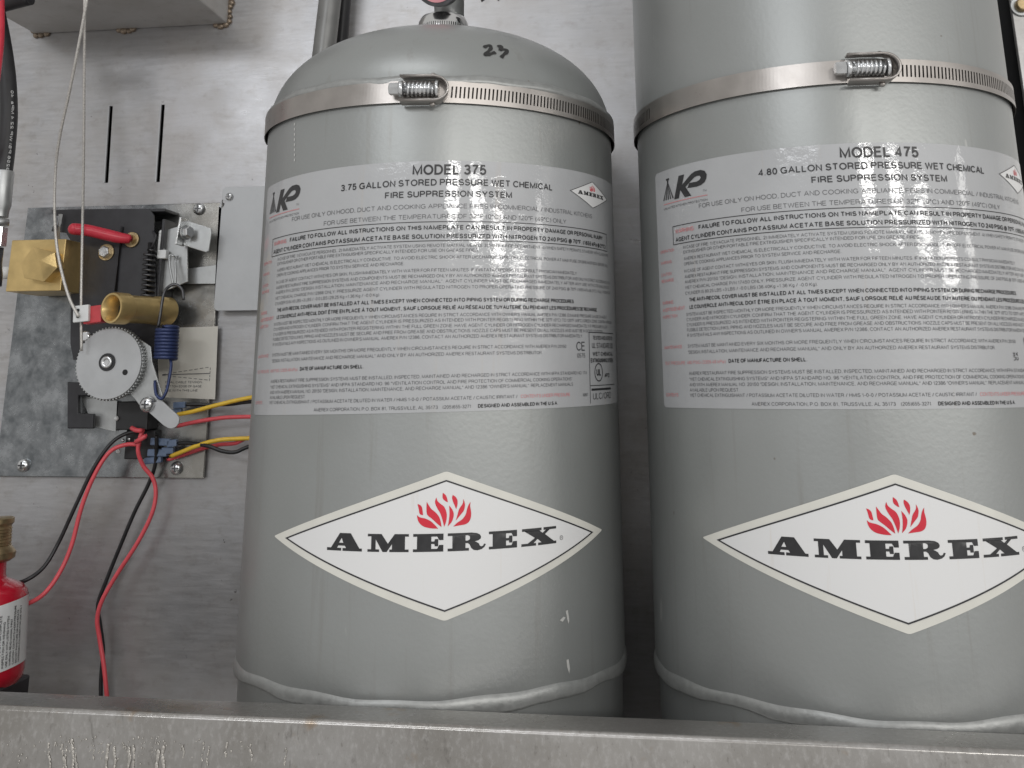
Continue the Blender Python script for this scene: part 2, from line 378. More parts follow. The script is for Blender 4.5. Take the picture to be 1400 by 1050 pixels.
# ------------------------------------------------------------------ agent cylinders
def wrap(xc, u, z, r):
    a = u/R; return Vector((xc+r*math.sin(a), YC-r*math.cos(a), z))
ZD, HD, ND = .158, .071, 2.3          # the dome is a slightly squared ellipsoid
def make_shell(name, label, xc, ztop, hd):
    t = thing(name, label, 'gas cylinder', (xc, YC, -.234), 'steel agent cylinders strapped in the cabinet')
    prof = [(-.234, R-.0030), (-.1600, R-.0018), (-.156, R-.0006), (-.150, R)]
    nz = 24; prof += [(-.150+(ztop+.150)*i/nz, R) for i in range(1, nz+1)]
    for i in range(1, 33):
        a = math.pi/2*i/33; prof.append((ztop+hd*math.sin(a)**(2/ND), R*math.cos(a)**(2/ND)))
    prof.append((ztop+hd, .004))
    MB().lathe((xc, YC, 0), (0, 0, 1), [(z, r) for z, r in prof], 220).build('shell', 'paint', t, autos=30)
    # lower weld bead: an uneven ridge round the foot
    rnd = random.Random(name); ph = [rnd.uniform(0, 6.28) for _ in range(8)]
    def bead(z0, hgt, pro, name2, wav):
        mb = MB(); n = 300; m = 10; vs = []; fs = []
        for i in range(n):
            a = 2*math.pi*i/n
            d = sum(math.sin(a*f+ph[j])*c for j, (f, c) in enumerate(((3, .5), (7, .45), (13, .3), (29, .10), (53, .05))))
            hh = hgt*(1+.28*d*wav); zz = z0+wav*.0011*math.sin(a*5+ph[6])+wav*.0006*math.sin(a*17+ph[7]); pp = pro*(1+.3*d*wav)
            for j in range(m+1):
                s_ = j/m; rr = R-.0045*(1 if s_ < .0 else 0)+pp*math.sin(math.pi*s_)**.7-(.003*max(0, s_-.8)/.2)
                vs.append((xc+rr*math.sin(a), YC-rr*math.cos(a), zz-hh*s_))
        for i in range(n):
            for j in range(m):
                i2 = (i+1) % n; fs.append((i*(m+1)+j, i2*(m+1)+j, i2*(m+1)+j+1, i*(m+1)+j+1))
        mb.add(vs, fs, True).build(name2, 'bead', t)
    bead(-.1488, .0085, .0010, 'weld_bead', .65)
    if ztop < .2: bead(.1715, .007, .0022, 'weld_bead', .6)
    return t
c1 = make_shell('agent_cylinder', 'shorter grey steel cylinder with domed top, MODEL 375 nameplate and diamond decal', X1, ZD, HD)
c2 = make_shell('agent_cylinder', 'taller grey steel cylinder reading MODEL 475, running out of the top of the frame', X2, .30, .074)

# ---- valve of the left cylinder: chrome collar, stem, gauge, outlet
zt = ZD+HD; ax = Vector((X1, YC, 0))
mb = MB(); n = 72; 
prof = [(zt-.012, .0178), (zt+.0105, .0178), (zt+.0145, .0172), (zt+.0180, .0155), (zt+.0195, .0125)]
mb.lathe((X1, YC, 0), (0, 0, 1), prof, n)
for k in range(n):                                    # knurled flutes
    a = 2*math.pi*k/n; mb.tube([(X1+.0178*math.cos(a), YC+.0178*math.sin(a), zt-.01), (X1+.0178*math.cos(a), YC+.0178*math.sin(a), zt+.0105)], .00035, 5)
mb.build('neck_collar', 'chrome', c1)
vb = MB().lathe((X1+.004, YC, 0), (0, 0, 1), [(zt+.019, .0105), (zt+.06, .0105), (zt+.062, .009)], 32).build('valve_stem', 'satin_steel', c1)
p = at(598, -26, YC-.03)
g = MB().lathe(p+Vector((0, .014, .001)), (0, -1, -.25), [(0, .0135), (.012, .0150), (.015, .0150), (.0152, .0130)], 40).build('pressure_gauge', 'dark_steel', c1, autos=40)
MB().lathe(p+Vector((0, .014, .001))+Vector((0, -1, -.25)).normalized()*.0156, (0, -1, -.25), [(0, .0125), (.0004, .0125)], 40).build('dial', 'pink', g)
p = at(666, -5, YC-.01); q = at(735, -13, YC-.01)
MB().tube([p+Vector((-.004, 0, .001)), p+Vector((.008, 0, .001))], [.0048, .0048], 20).tube([p+Vector((.012, 0, .003)), q], [.0042, .0042], 18).build('outlet_port', 'dark_steel', c1, autos=40)

# ---- marker number on the dome
def on_dome(px, py, lift=.0004):
    d = ray(px, py).normalized(); Rr, Hh = R+lift, HD+lift
    def f(t_):
        p = CAMPOS+d*t_; q = math.hypot(p.x-X1, p.y-YC)/Rr; h_ = max(0.0, p.z-ZD)/Hh; return q**ND+h_**ND-1
    lo_, hi_ = .45, .45
    while f(hi_) > 0 and hi_ < .9: lo_ = hi_; hi_ += .002
    for _ in range(40):
        m_ = (lo_+hi_)/2
        if f(m_) > 0: lo_ = m_
        else: hi_ = m_
    p = CAMPOS+d*lo_; v_ = Vector((p.x-X1, p.y-YC)); q = v_.length
    return p, Vector((v_.x/q*(q/Rr)**(ND-1)/Rr, v_.y/q*(q/Rr)**(ND-1)/Rr, (max(0, p.z-ZD)/Hh)**(ND-1)/Hh)).normalized()
mb = MB()
for st in ([(310, 322), (330, 311), (352, 311), (358, 326), (343, 345), (318, 371), (335, 372), (360, 364), (388, 356)],
           [(404, 318), (425, 312), (428, 322), (418, 338), (440, 335), (466, 342), (468, 352), (446, 370), (428, 391)]):
    pp = smooth_path([Vector((600+x/5, y/5, 0)) for x, y in st], 6); L = []
    for i, v in enumerate(pp):
        p, nrm = on_dome(v.x, v.y); d = (on_dome(*pp[min(i+1, len(pp)-1)].xy)[0]-on_dome(*pp[max(i-1, 0)].xy)[0]).normalized()
        sd = nrm.cross(d).normalized()*(.00105+.0002*math.sin(i*.7)); L += [p-sd, p+sd]
    mb.add(L, [(2*i, 2*i+1, 2*i+3, 2*i+2) for i in range(len(pp)-1)])
mb.build('handwritten_number', 'marker', c1, fix=False)

# ------------------------------------------------------------------ flat print wrapped on the cylinders
def poly_mesh(loops):
    L = [[Vector((x, y, 0)) for x, y in l] for l in loops]; flat = [p for l in L for p in l]
    return [(p.x, p.y) for p in flat], [tuple(t) for t in tessellate_polygon(L)]
def wrap_mesh(name, mat, parent, xc, parts, lift, uc=0, zc=0, tilt=0.0, step=.004):
    """parts: list of (verts2d in mm, faces); bent round the cylinder at radius R+lift."""
    bm = bmesh.new()
    for vs, fs in parts:
        vv = [bm.verts.new((x/1000, 0, y/1000)) for x, y in vs]
        for f in fs:
            try: bm.faces.new([vv[i] for i in f])
            except ValueError: pass
    if step and bm.verts:
        x0 = min(v.co.x for v in bm.verts); x1 = max(v.co.x for v in bm.verts); x = x0+step
        while x < x1:
            bmesh.ops.bisect_plane(bm, geom=bm.verts[:]+bm.edges[:]+bm.faces[:], plane_co=(x, 0, 0), plane_no=(1, 0, 0)); x += step
    off = ROOT[parent]
    for f in bm.faces:
        f.normal_update()
        if f.normal.y > 0: f.normal_flip()
    for v in bm.verts: v.co = wrap(xc, v.co.x+uc/1000, v.co.z+zc/1000+tilt*v.co.x, R+lift)-off
    me = bpy.data.meshes.new(name); bm.to_mesh(me); bm.free(); me.materials.append(M[mat])
    me.polygons.foreach_set('use_smooth', [True]*len(me.polygons))
    o = bpy.data.objects.new(name, me); COL.objects.link(o); o.parent = parent; ROOT[o] = off; return o
# a plain grotesque alphabet drawn as strokes (cap height 1)
def arc(cx, cy, rx, ry, a0, a1, n=7):
    return [(cx+rx*math.cos(math.radians(a0+(a1-a0)*i/n)), cy+ry*math.sin(math.radians(a0+(a1-a0)*i/n))) for i in range(n+1)]
def alphabet():
    g = {}
    Pb = [(0, .47), (.33, .47)]+arc(.33, .735, .24, .265, -90, 90, 6)[1:]+[(0, 1)]
    g['A'] = (.70, [[(0, 0), (.35, 1), (.70, 0)], [(.13, .34), (.57, .34)]])
    g['B'] = (.58, [[(0, .53), (.33, .53)]+arc(.33, .765, .21, .235, -90, 90, 6)[1:]+[(0, 1), (0, 0), (.34, 0)]+arc(.34, .265, .24, .265, -90, 90, 6)[1:-1]+[(.33, .53)]])
    g['C'] = (.69, [arc(.37, .5, .37, .5, 38, 322, 14)])
    g['D'] = (.63, [[(.27, 0), (0, 0), (0, 1), (.27, 1)]+arc(.27, .5, .36, .5, 90, -90, 9)[1:]])
    g['E'] = (.54, [[(.54, 1), (0, 1), (0, 0), (.54, 0)], [(0, .53), (.49, .53)]])
    g['F'] = (.50, [[(.50, 1), (0, 1), (0, 0)], [(0, .50), (.44, .50)]])
    g['G'] = (.72, [arc(.37, .5, .37, .5, 40, 325, 14)+[(.70, .13), (.70, .46), (.42, .46)]])
    g['H'] = (.60, [[(0, 0), (0, 1)], [(.60, 0), (.60, 1)], [(0, .53), (.60, .53)]])
    g['I'] = (.04, [[(.02, 0), (.02, 1)]])
    g['J'] = (.42, [[(.42, 1), (.42, .25)]+arc(.21, .25, .21, .25, 0, -180, 7)[1:]])
    g['K'] = (.60, [[(0, 0), (0, 1)], [(.58, 1), (0, .36)], [(.20, .58), (.60, 0)]])
    g['L'] = (.46, [[(0, 1), (0, 0), (.46, 0)]])
    g['M'] = (.74, [[(0, 0), (0, 1), (.37, .05), (.74, 1), (.74, 0)]])
    g['N'] = (.60, [[(0, 0), (0, 1), (.60, 0), (.60, 1)]])
    g['O'] = (.76, [arc(.38, .5, .38, .5, 90, 450, 18)])
    g['P'] = (.57, [Pb+[(0, 0)]])
    g['Q'] = (.76, [arc(.38, .5, .38, .5, 90, 450, 18), [(.44, .24), (.76, -.03)]])
    g['R'] = (.60, [Pb+[(0, 0)], [(.36, .47), (.50, .40), (.55, .25), (.58, 0)]])
    g['S'] = (.58, [arc(.29, .745, .25, .255, 15, 265, 10)+arc(.29, .26, .29, .26, 85, -165, 10)[1:]])
    g['T'] = (.58, [[(0, 1), (.58, 1)], [(.29, 1), (.29, 0)]])
    g['U'] = (.60, [[(0, 1), (0, .30)]+arc(.30, .30, .30, .30, 180, 360, 9)[1:-1]+[(.60, .30), (.60, 1)]])
    g['V'] = (.64, [[(0, 1), (.32, 0), (.64, 1)]])
    g['W'] = (.94, [[(0, 1), (.22, 0), (.47, 1), (.72, 0), (.94, 1)]])
    g['X'] = (.62, [[(0, 0), (.62, 1)], [(0, 1), (.62, 0)]])
    g['Y'] = (.64, [[(0, 1), (.32, .42), (.64, 1)], [(.32, .42), (.32, 0)]])
    g['Z'] = (.56, [[(0, 1), (.56, 1), (0, 0), (.56, 0)]])
    g['0'] = (.48, [arc(.24, .5, .24, .5, 90, 450, 16)])
    g['1'] = (.30, [[(0, .74), (.10, .78), (.21, 1), (.21, 0)]])
    g['2'] = (.48, [arc(.24, .72, .23, .28, 170, -30, 9)+[(.03, .12), (0, 0), (.48, 0)]])
    g['3'] = (.48, [arc(.235, .75, .215, .25, 160, -80, 8)+arc(.235, .265, .24, .265, 80, -165, 9)[1:], [(.17, .53), (.26, .53)]])
    g['4'] = (.50, [[(.38, 0), (.38, 1), (0, .27), (.50, .27)]])
    g['5'] = (.48, [[(.44, 1), (.08, 1), (.03, .47), (.12, .58)]+arc(.23, .32, .24, .32, 100, -160, 9)])
    g['6'] = (.48, [[(.44, .82), (.38, .95), (.26, 1), (.13, .95), (.03, .75), (0, .45), (.01, .30)]+arc(.24, .31, .23, .31, 180, 540, 12)[1:]])
    g['7'] = (.48, [[(0, 1), (.48, 1), (.30, .62), (.19, .30), (.15, 0)]])
    g['8'] = (.48, [arc(.24, .76, .20, .24, 90, 450, 12), arc(.24, .27, .24, .27, 90, 450, 12)])
    g['9'] = (.48, [[(.48-x, 1-y) for x, y in l] for l in g['6'][1]])
    g['.'] = (.06, [[(.03, 0), (.03, .07)]]); g[','] = (.06, [[(.04, .07), (.03, -.12)]]); g[':'] = (.06, [[(.03, 0), (.03, .07)], [(.03, .53), (.03, .60)]])
    g['-'] = (.26, [[(0, .38), (.26, .38)]]); g['/'] = (.34, [[(0, 0), (.34, 1)]]); g['+'] = (.44, [[(0, .36), (.44, .36)], [(.22, .14), (.22, .58)]])
    g['('] = (.20, [arc(.34, .42, .32, .62, 125, 235, 6)]); g[')'] = (.20, [arc(-.14, .42, .32, .62, 55, -55, 6)])
    g['"'] = (.18, [[(.02, .98), (.02, .72)], [(.16, .98), (.16, .72)]]); g["'"] = (.04, [[(.02, .98), (.02, .72)]])
    g['\u00b0'] = (.22, [arc(.11, .88, .11, .12, 90, 450, 8)])
    g['@'] = (.84, [arc(.42, .42, .18, .24, 90, 450, 10), [(.60, .62), (.60, .22)]+arc(.42, .40, .42, .54, -25, 300, 14)])
    for a_, b_, st in (('\u00c9', 'E', [[(.22, 1.13), (.36, 1.27)]]), ('\u00ca', 'E', [[(.12, 1.12), (.27, 1.25), (.42, 1.12)]]), ('\u00c0', 'A', [[(.42, 1.13), (.26, 1.27)]])):
        g[a_] = (g[b_][0], g[b_][1]+st)
    g['k'] = (.42, [[(0, 0), (0, 1)], [(.40, .7), (0, .28)], [(.15, .42), (.42, 0)]])
    g['a'] = (.44, [[(.40, 0), (.40, .48)]+arc(.22, .50, .18, .20, 0, 165, 6)[1:], arc(.19, .19, .19, .19, 60, 330, 8)])
    g['g'] = (.44, [arc(.22, .35, .20, .33, 60, 330, 9), [(.42, .70), (.42, -.05)]+arc(.22, -.05, .20, .2, 0, -150, 6)[1:]])
    return g
GLYPHS = alphabet()
def expand(pts, w_):
    closed = math.hypot(pts[0][0]-pts[-1][0], pts[0][1]-pts[-1][1]) < 1e-6
    P = [Vector(p) for p in (pts[:-1] if closed else pts)]; n = len(P); L = []
    for i in range(n):
        a = P[i]-P[i-1] if (i > 0 or closed) else None; b = P[(i+1) % n]-P[i] if (i < n-1 or closed) else None
        if a is None or a.length < 1e-9: a = b
        if b is None or b.length < 1e-9: b = a
        a = a.normalized(); b = b.normalized(); na = Vector((-a.y, a.x)); nb = Vector((-b.y, b.x)); m = na+nb
        if m.length < .35: m = na
        else: m = m.normalized(); m = m/max(.55, m.dot(na))
        p = P[i]; L += [(p.x+m.x*w_/2, p.y+m.y*w_/2), (p.x-m.x*w_/2, p.y-m.y*w_/2)]
    k = n if closed else n-1
    return (L, [(2*i, 2*i+1, 2*((i+1) % n)+1, 2*((i+1) % n)) for i in range(k)])
def texts_to_parts(rows):
    """rows: (string, x0, x1, baseline, cap height, boldness) in mm -> one flat mesh per row"""
    out = []
    for s_, x0, x1, yb, cap, bold in rows:
        sw = .108+bold*3.9; x = 0; items = []
        for ch in s_:
            if ch == ' ': x += .30; continue
            wd, st = GLYPHS.get(ch, GLYPHS['-']); items.append((x, st)); x += wd+sw+.09
        tot = x-sw-.09; sx = (x1-x0-sw*cap)/max(tot, .01); vs = []; fs = []
        for ox, st in items:
            for l in st:
                pts = [(x0+sw*cap/2+(ox+p[0])*sx, yb+cap*(sw/2+p[1]*(1-sw))) for p in l]
                v2, f2 = expand(pts, sw*cap); b_ = len(vs); vs += v2; fs += [tuple(b_+i for i in f) for f in f2]
        out.append((vs, fs))
    return out
def sheet(loop): return [poly_mesh([loop])]
def bar(x0, y0, x1, y1): return ([(x0, y0), (x1, y0), (x1, y1), (x0, y1)], [(0, 1, 2, 3)])
def round_loop(pts, r, k=5):
    out = []; n = len(pts)
    for i in range(n):
        p = Vector(pts[i]); a = (Vector(pts[i-1])-p); b = (Vector(pts[(i+1) % n])-p)
        a = p+a.normalized()*r; b = p+b.normalized()*r
        for j in range(k+1):
            t_ = j/k; q = a*(1-t_)**2+p*(2*t_*(1-t_))+b*t_*t_; out.append((q.x, q.y))
    return out
FLAME = [[(-14.55, 19.56), (-13.41, 19.21), (-12.34, 18.15), (-11.93, 16.39), (-11.63, 14.29), (-12.75, 14.47), (-13.52, 15.35), (-13.94, 17.45)], [(-14.69, 14.3), (-13.29, 13.25), (-10.28, 12.54), (-7.65, 11.3), (-5.57, 9.53), (-3.86, 7.77), (-7.21, 7.91), (-10.95, 8.7), (-13.22, 10.28), (-14.31, 12.2)], [(-9.88, 20.6), (-8.72, 18.83), (-7.57, 17.25), (-5.49, 15.65), (-3.58, 13.53), (-2.61, 11.07), (-2.19, 8.44), (-4.27, 10.04), (-6.92, 12.34), (-9.19, 14.1), (-9.78, 15.33), (-9.95, 18.14)], [(-4.94, 22.68), (-4.46, 21.09), (-2.94, 19.66), (-1.04, 18.23), (0.12, 15.93), (0.46, 13.47), (0.01, 10.68), (-0.82, 8.6), (-1.69, 11.75), (-2.86, 14.92), (-4.4, 17.39), (-5.56, 19.87), (-5.51, 21.45)], [(1.58, 18.72), (3.11, 16.93), (3.97, 14.81), (3.73, 12.71), (2.82, 10.63), (0.97, 8.74), (1.5, 11.35), (1.82, 14.85)], [(-1.71, 24.94), (-0.37, 23.86), (0.4, 22.44), (0.88, 20.31), (-0.33, 20.86), (-1.66, 22.11), (-1.87, 23.71)], [(3.4, 23.81), (4.92, 22.72), (5.81, 21.11), (5.8, 18.99), (5.22, 16.89), (4.41, 18.67), (3.44, 20.8), (3.04, 22.58)], [(8.73, 21.76), (9.43, 20.33), (9.72, 18.55), (9.1, 16.1), (7.67, 14.38), (5.06, 11.45), (5.97, 14.41), (6.7, 16.86), (8.19, 18.94), (8.75, 20.34)], [(12.57, 20.25), (12.43, 18.13), (12.92, 15.3), (12.82, 12.84), (11.89, 10.76), (10.0, 9.58), (6.98, 9.07), (3.78, 8.62), (5.83, 10.39), (8.45, 12.08), (10.14, 14.32), (10.88, 17.11), (11.62, 18.86)]]
def flame_smooth(l, k=4):
    """round the soft corners, keep the sharp tips"""
    out = []; n = len(l)
    sharp = []
    for i in range(n):
        a = Vector(l[i-1])-Vector(l[i]); b = Vector(l[(i+1) % n])-Vector(l[i]); sharp.append(a.angle(b) < math.radians(75))
    for i in range(n):
        p0, p1, p2, p3 = Vector(l[i-1]), Vector(l[i]), Vector(l[(i+1) % n]), Vector(l[(i+2) % n])
        if sharp[i]: p0 = p1
        if sharp[(i+1) % n]: p3 = p2
        for j in range(k):
            t_ = j/k; q = .5*((2*p1)+(p2-p0)*t_+(2*p0-5*p1+4*p2-p3)*t_*t_+(3*p1-p0-3*p2+p3)*t_**3); out.append((q.x, q.y))
    return out
GA = [[(0, 0), (.42, 0), (.42, .16), (.30, .16), (.335, .29), (.52, .29), (.56, .16), (.46, .16), (.46, 0), (1, 0), (1, .16), (.93, .16), (.68, 1), (.37, 1), (.12, .16), (0, .16)], [(.35, .45), (.475, .45), (.425, .73)]]
GM = [[(0, 0), (.29, 0), (.29, .14), (.20, .14), (.20, .70), (.375, 0), (.475, 0), (.60, .44), (.60, .14), (.54, .14), (.54, 0), (1, 0), (1, .14), (.91, .14), (.91, .86), (1, .86), (1, 1), (.66, 1), (.50, .46), (.34, 1), (0, 1), (0, .86), (.09, .86), (.09, .14), (0, .14)]]
GE = [[(0, 0), (1, 0), (1, .37), (.86, .37), (.80, .16), (.60, .16), (.60, .43), (.70, .43), (.72, .30), (.83, .30), (.83, .70), (.72, .70), (.70, .57), (.60, .57), (.60, .84), (.80, .84), (.86, .64), (1, .64), (1, 1), (0, 1), (0, .85), (.13, .85), (.13, .15), (0, .15)]]
GR = [[(0, 0), (.55, 0), (.55, .15), (.46, .15), (.46, .42), (.52, .42), (.57, .34), (.61, .14), (.68, .02), (.78, -.01), (.89, .05), (.96, .16), (1, .32), (.955, .35), (.92, .23), (.87, .20), (.835, .26), (.81, .38), (.74, .47), (.70, .50), (.80, .55), (.86, .64), (.87, .75), (.84, .87), (.76, .96), (.62, 1), (0, 1), (0, .85), (.12, .85), (.12, .15), (0, .15)], [(.46, .56), (.52, .56), (.57, .62), (.58, .71), (.57, .80), (.52, .86), (.46, .86)]]
GX = [[(0, 0), (.40, 0), (.40, .15), (.33, .15), (.445, .37), (.56, .15), (.46, .15), (.46, 0), (1, 0), (1, .15), (.93, .15), (.66, .60), (.80, .85), (1, .85), (1, 1), (.62, 1), (.62, .85), (.69, .85), (.59, .69), (.50, .85), (.56, .85), (.56, 1), (.02, 1), (.02, .85), (.09, .85), (.37, .44), (.17, .15), (0, .15)]]
def glyph(g, x0, x1, y0, y1): return poly_mesh([[(x0+(x1-x0)*a, y0+(y1-y0)*b) for a, b in l] for l in g])
WORD = [(GA, -63.1, -43.0), (GM, -40.0, -18.6), (GE, -16.4, -1.1), (GR, 1.1, 20.8), (GE, 22.4, 37.9), (GX, 40.4, 62.4)]
def brand_word(k=1.0, y0=-3.1, y1=5.4): return [glyph(g, a*k, b*k, y0*k, y1*k) for g, a, b in WORD]
def ring2d(cx, cy, r0, r1, n=28, sx=1.0):
    vs = []; fs = []
    for i in range(n):
        a = 2*math.pi*i/n
        vs += [(cx+r0*sx*math.cos(a), cy+r0*math.sin(a)), (cx+r1*sx*math.cos(a), cy+r1*math.sin(a))]
    for i in range(n): j = (i+1) % n; fs.append((2*i, 2*i+1, 2*j+1, 2*j))
    return (vs, fs)
def diamond_line(ax_, ay, w_):
    o = [(-ax_, 0), (0, -ay), (ax_, 0), (0, ay)]; k = 1-w_/ (ax_*ay/math.hypot(ax_, ay)); vs = o+[(x*k, y*k) for x, y in o]
    return (vs, [(i, (i+1) % 4, 4+(i+1) % 4, 4+i) for i in range(4)])
def big_decal(parent, xc, uc, zc, tilt):
    d = wrap_mesh('diamond_decal', 'decal_edge', parent, xc, sheet(round_loop([(-103.4, 0), (0, -35.4), (103.4, 0), (0, 35.4)], 1.6)), .00030, uc, zc, tilt)
    wrap_mesh('decal_field', 'decal', d, xc, sheet([(-93.5, 0), (0, -31.3), (93.5, 0), (0, 31.3)]), .00042, uc, zc, tilt)
    wrap_mesh('border_line', 'ink', d, xc, [diamond_line(93.0, 31.15, .75)], .00055, uc, zc, tilt)
    r_ = texts_to_parts([('R', 65.6, 66.5, -1.3, 1.0, 0)])
    wrap_mesh('brand_lettering', 'ink', d, xc, brand_word()+[ring2d(66.05, -.8, .95, 1.15, 18)]+r_, .00056, uc, zc, tilt+.009)
    wrap_mesh('flame_emblem', 'flame', d, xc, [poly_mesh([flame_smooth(l)]) for l in FLAME], .00056, uc, zc, tilt)
big_decal(c1, X1, 29.5, -78.5, 0)
big_decal(c2, X2, 5.2, -77.6, 0)

def on_cyl(px, py, xc):
    d = ray(px, py); ox, oy = -xc, -DIST-YC; A = d.x**2+d.y**2; B = ox*d.x+oy*d.y; C = ox*ox+oy*oy-R*R
    s_ = (-B-math.sqrt(max(B*B-A*C, 0)))/A; return R*math.atan2(ox+s_*d.x, -(oy+s_*d.y))*1000, s_*d.z*1000
for l in ([(765, 848), (770, 843), (773, 844), (769, 850)], [(773, 835), (776, 834), (778, 848), (777, 853), (775, 846)], [(774, 902), (777, 901), (779, 914), (778, 921), (775, 912)]):
    wrap_mesh('scuff_mark', 'chip', c1, X1, [poly_mesh([[on_cyl(x, y, X1) for x, y in l]])], .0002)
for y_ in range(168, 218, 7):
    wrap_mesh('scuff_mark', 'chip', c1, X1, [poly_mesh([[on_cyl(x, y, X1) for x, y in ((402.5, y_), (404, y_), (403.8, y_+3.5), (402.3, y_+3.5))]])], .0002)
for (xc_, l, mt) in ((X1, [(720, 113), (722, 110), (724, 111), (725.5, 115), (724, 118), (721.5, 119), (719.5, 116)], 'rust'),):
    mb = MB(); q_ = [on_dome(x, y, .0012)[0] for x, y in l]; mb.add(q_, [tuple(range(len(q_)))]).build('rust_stain', mt, c1, fix=False)
KP = [(-103.2, 117.0), (-98.4, 117.0), (-100.6, 111.2), (-92.6, 116.3), (-89.6, 117.3), (-85.4, 117.4), (-82.6, 116.4), (-81.2, 114.3), (-81.6, 111.9), (-83.0, 110.0), (-85.7, 108.7), (-89.0, 108.3), (-96.3, 108.6), (-94.4, 111.3), (-88.6, 111.2), (-86.6, 111.8), (-85.5, 113.0), (-86.2, 114.2), (-88.2, 114.4), (-90.2, 114.0), (-97.7, 109.6), (-93.4, 103.8), (-98.6, 103.8), (-102.3, 108.6), (-103.9, 104.0), (-108.2, 104.0)]
def stroke(x0, y0, x1, y1, w0, w1): return ([(x0-w0, y0), (x0+w0, y0), (x1+w1, y1), (x1-w1, y1)], [(0, 1, 2, 3)])
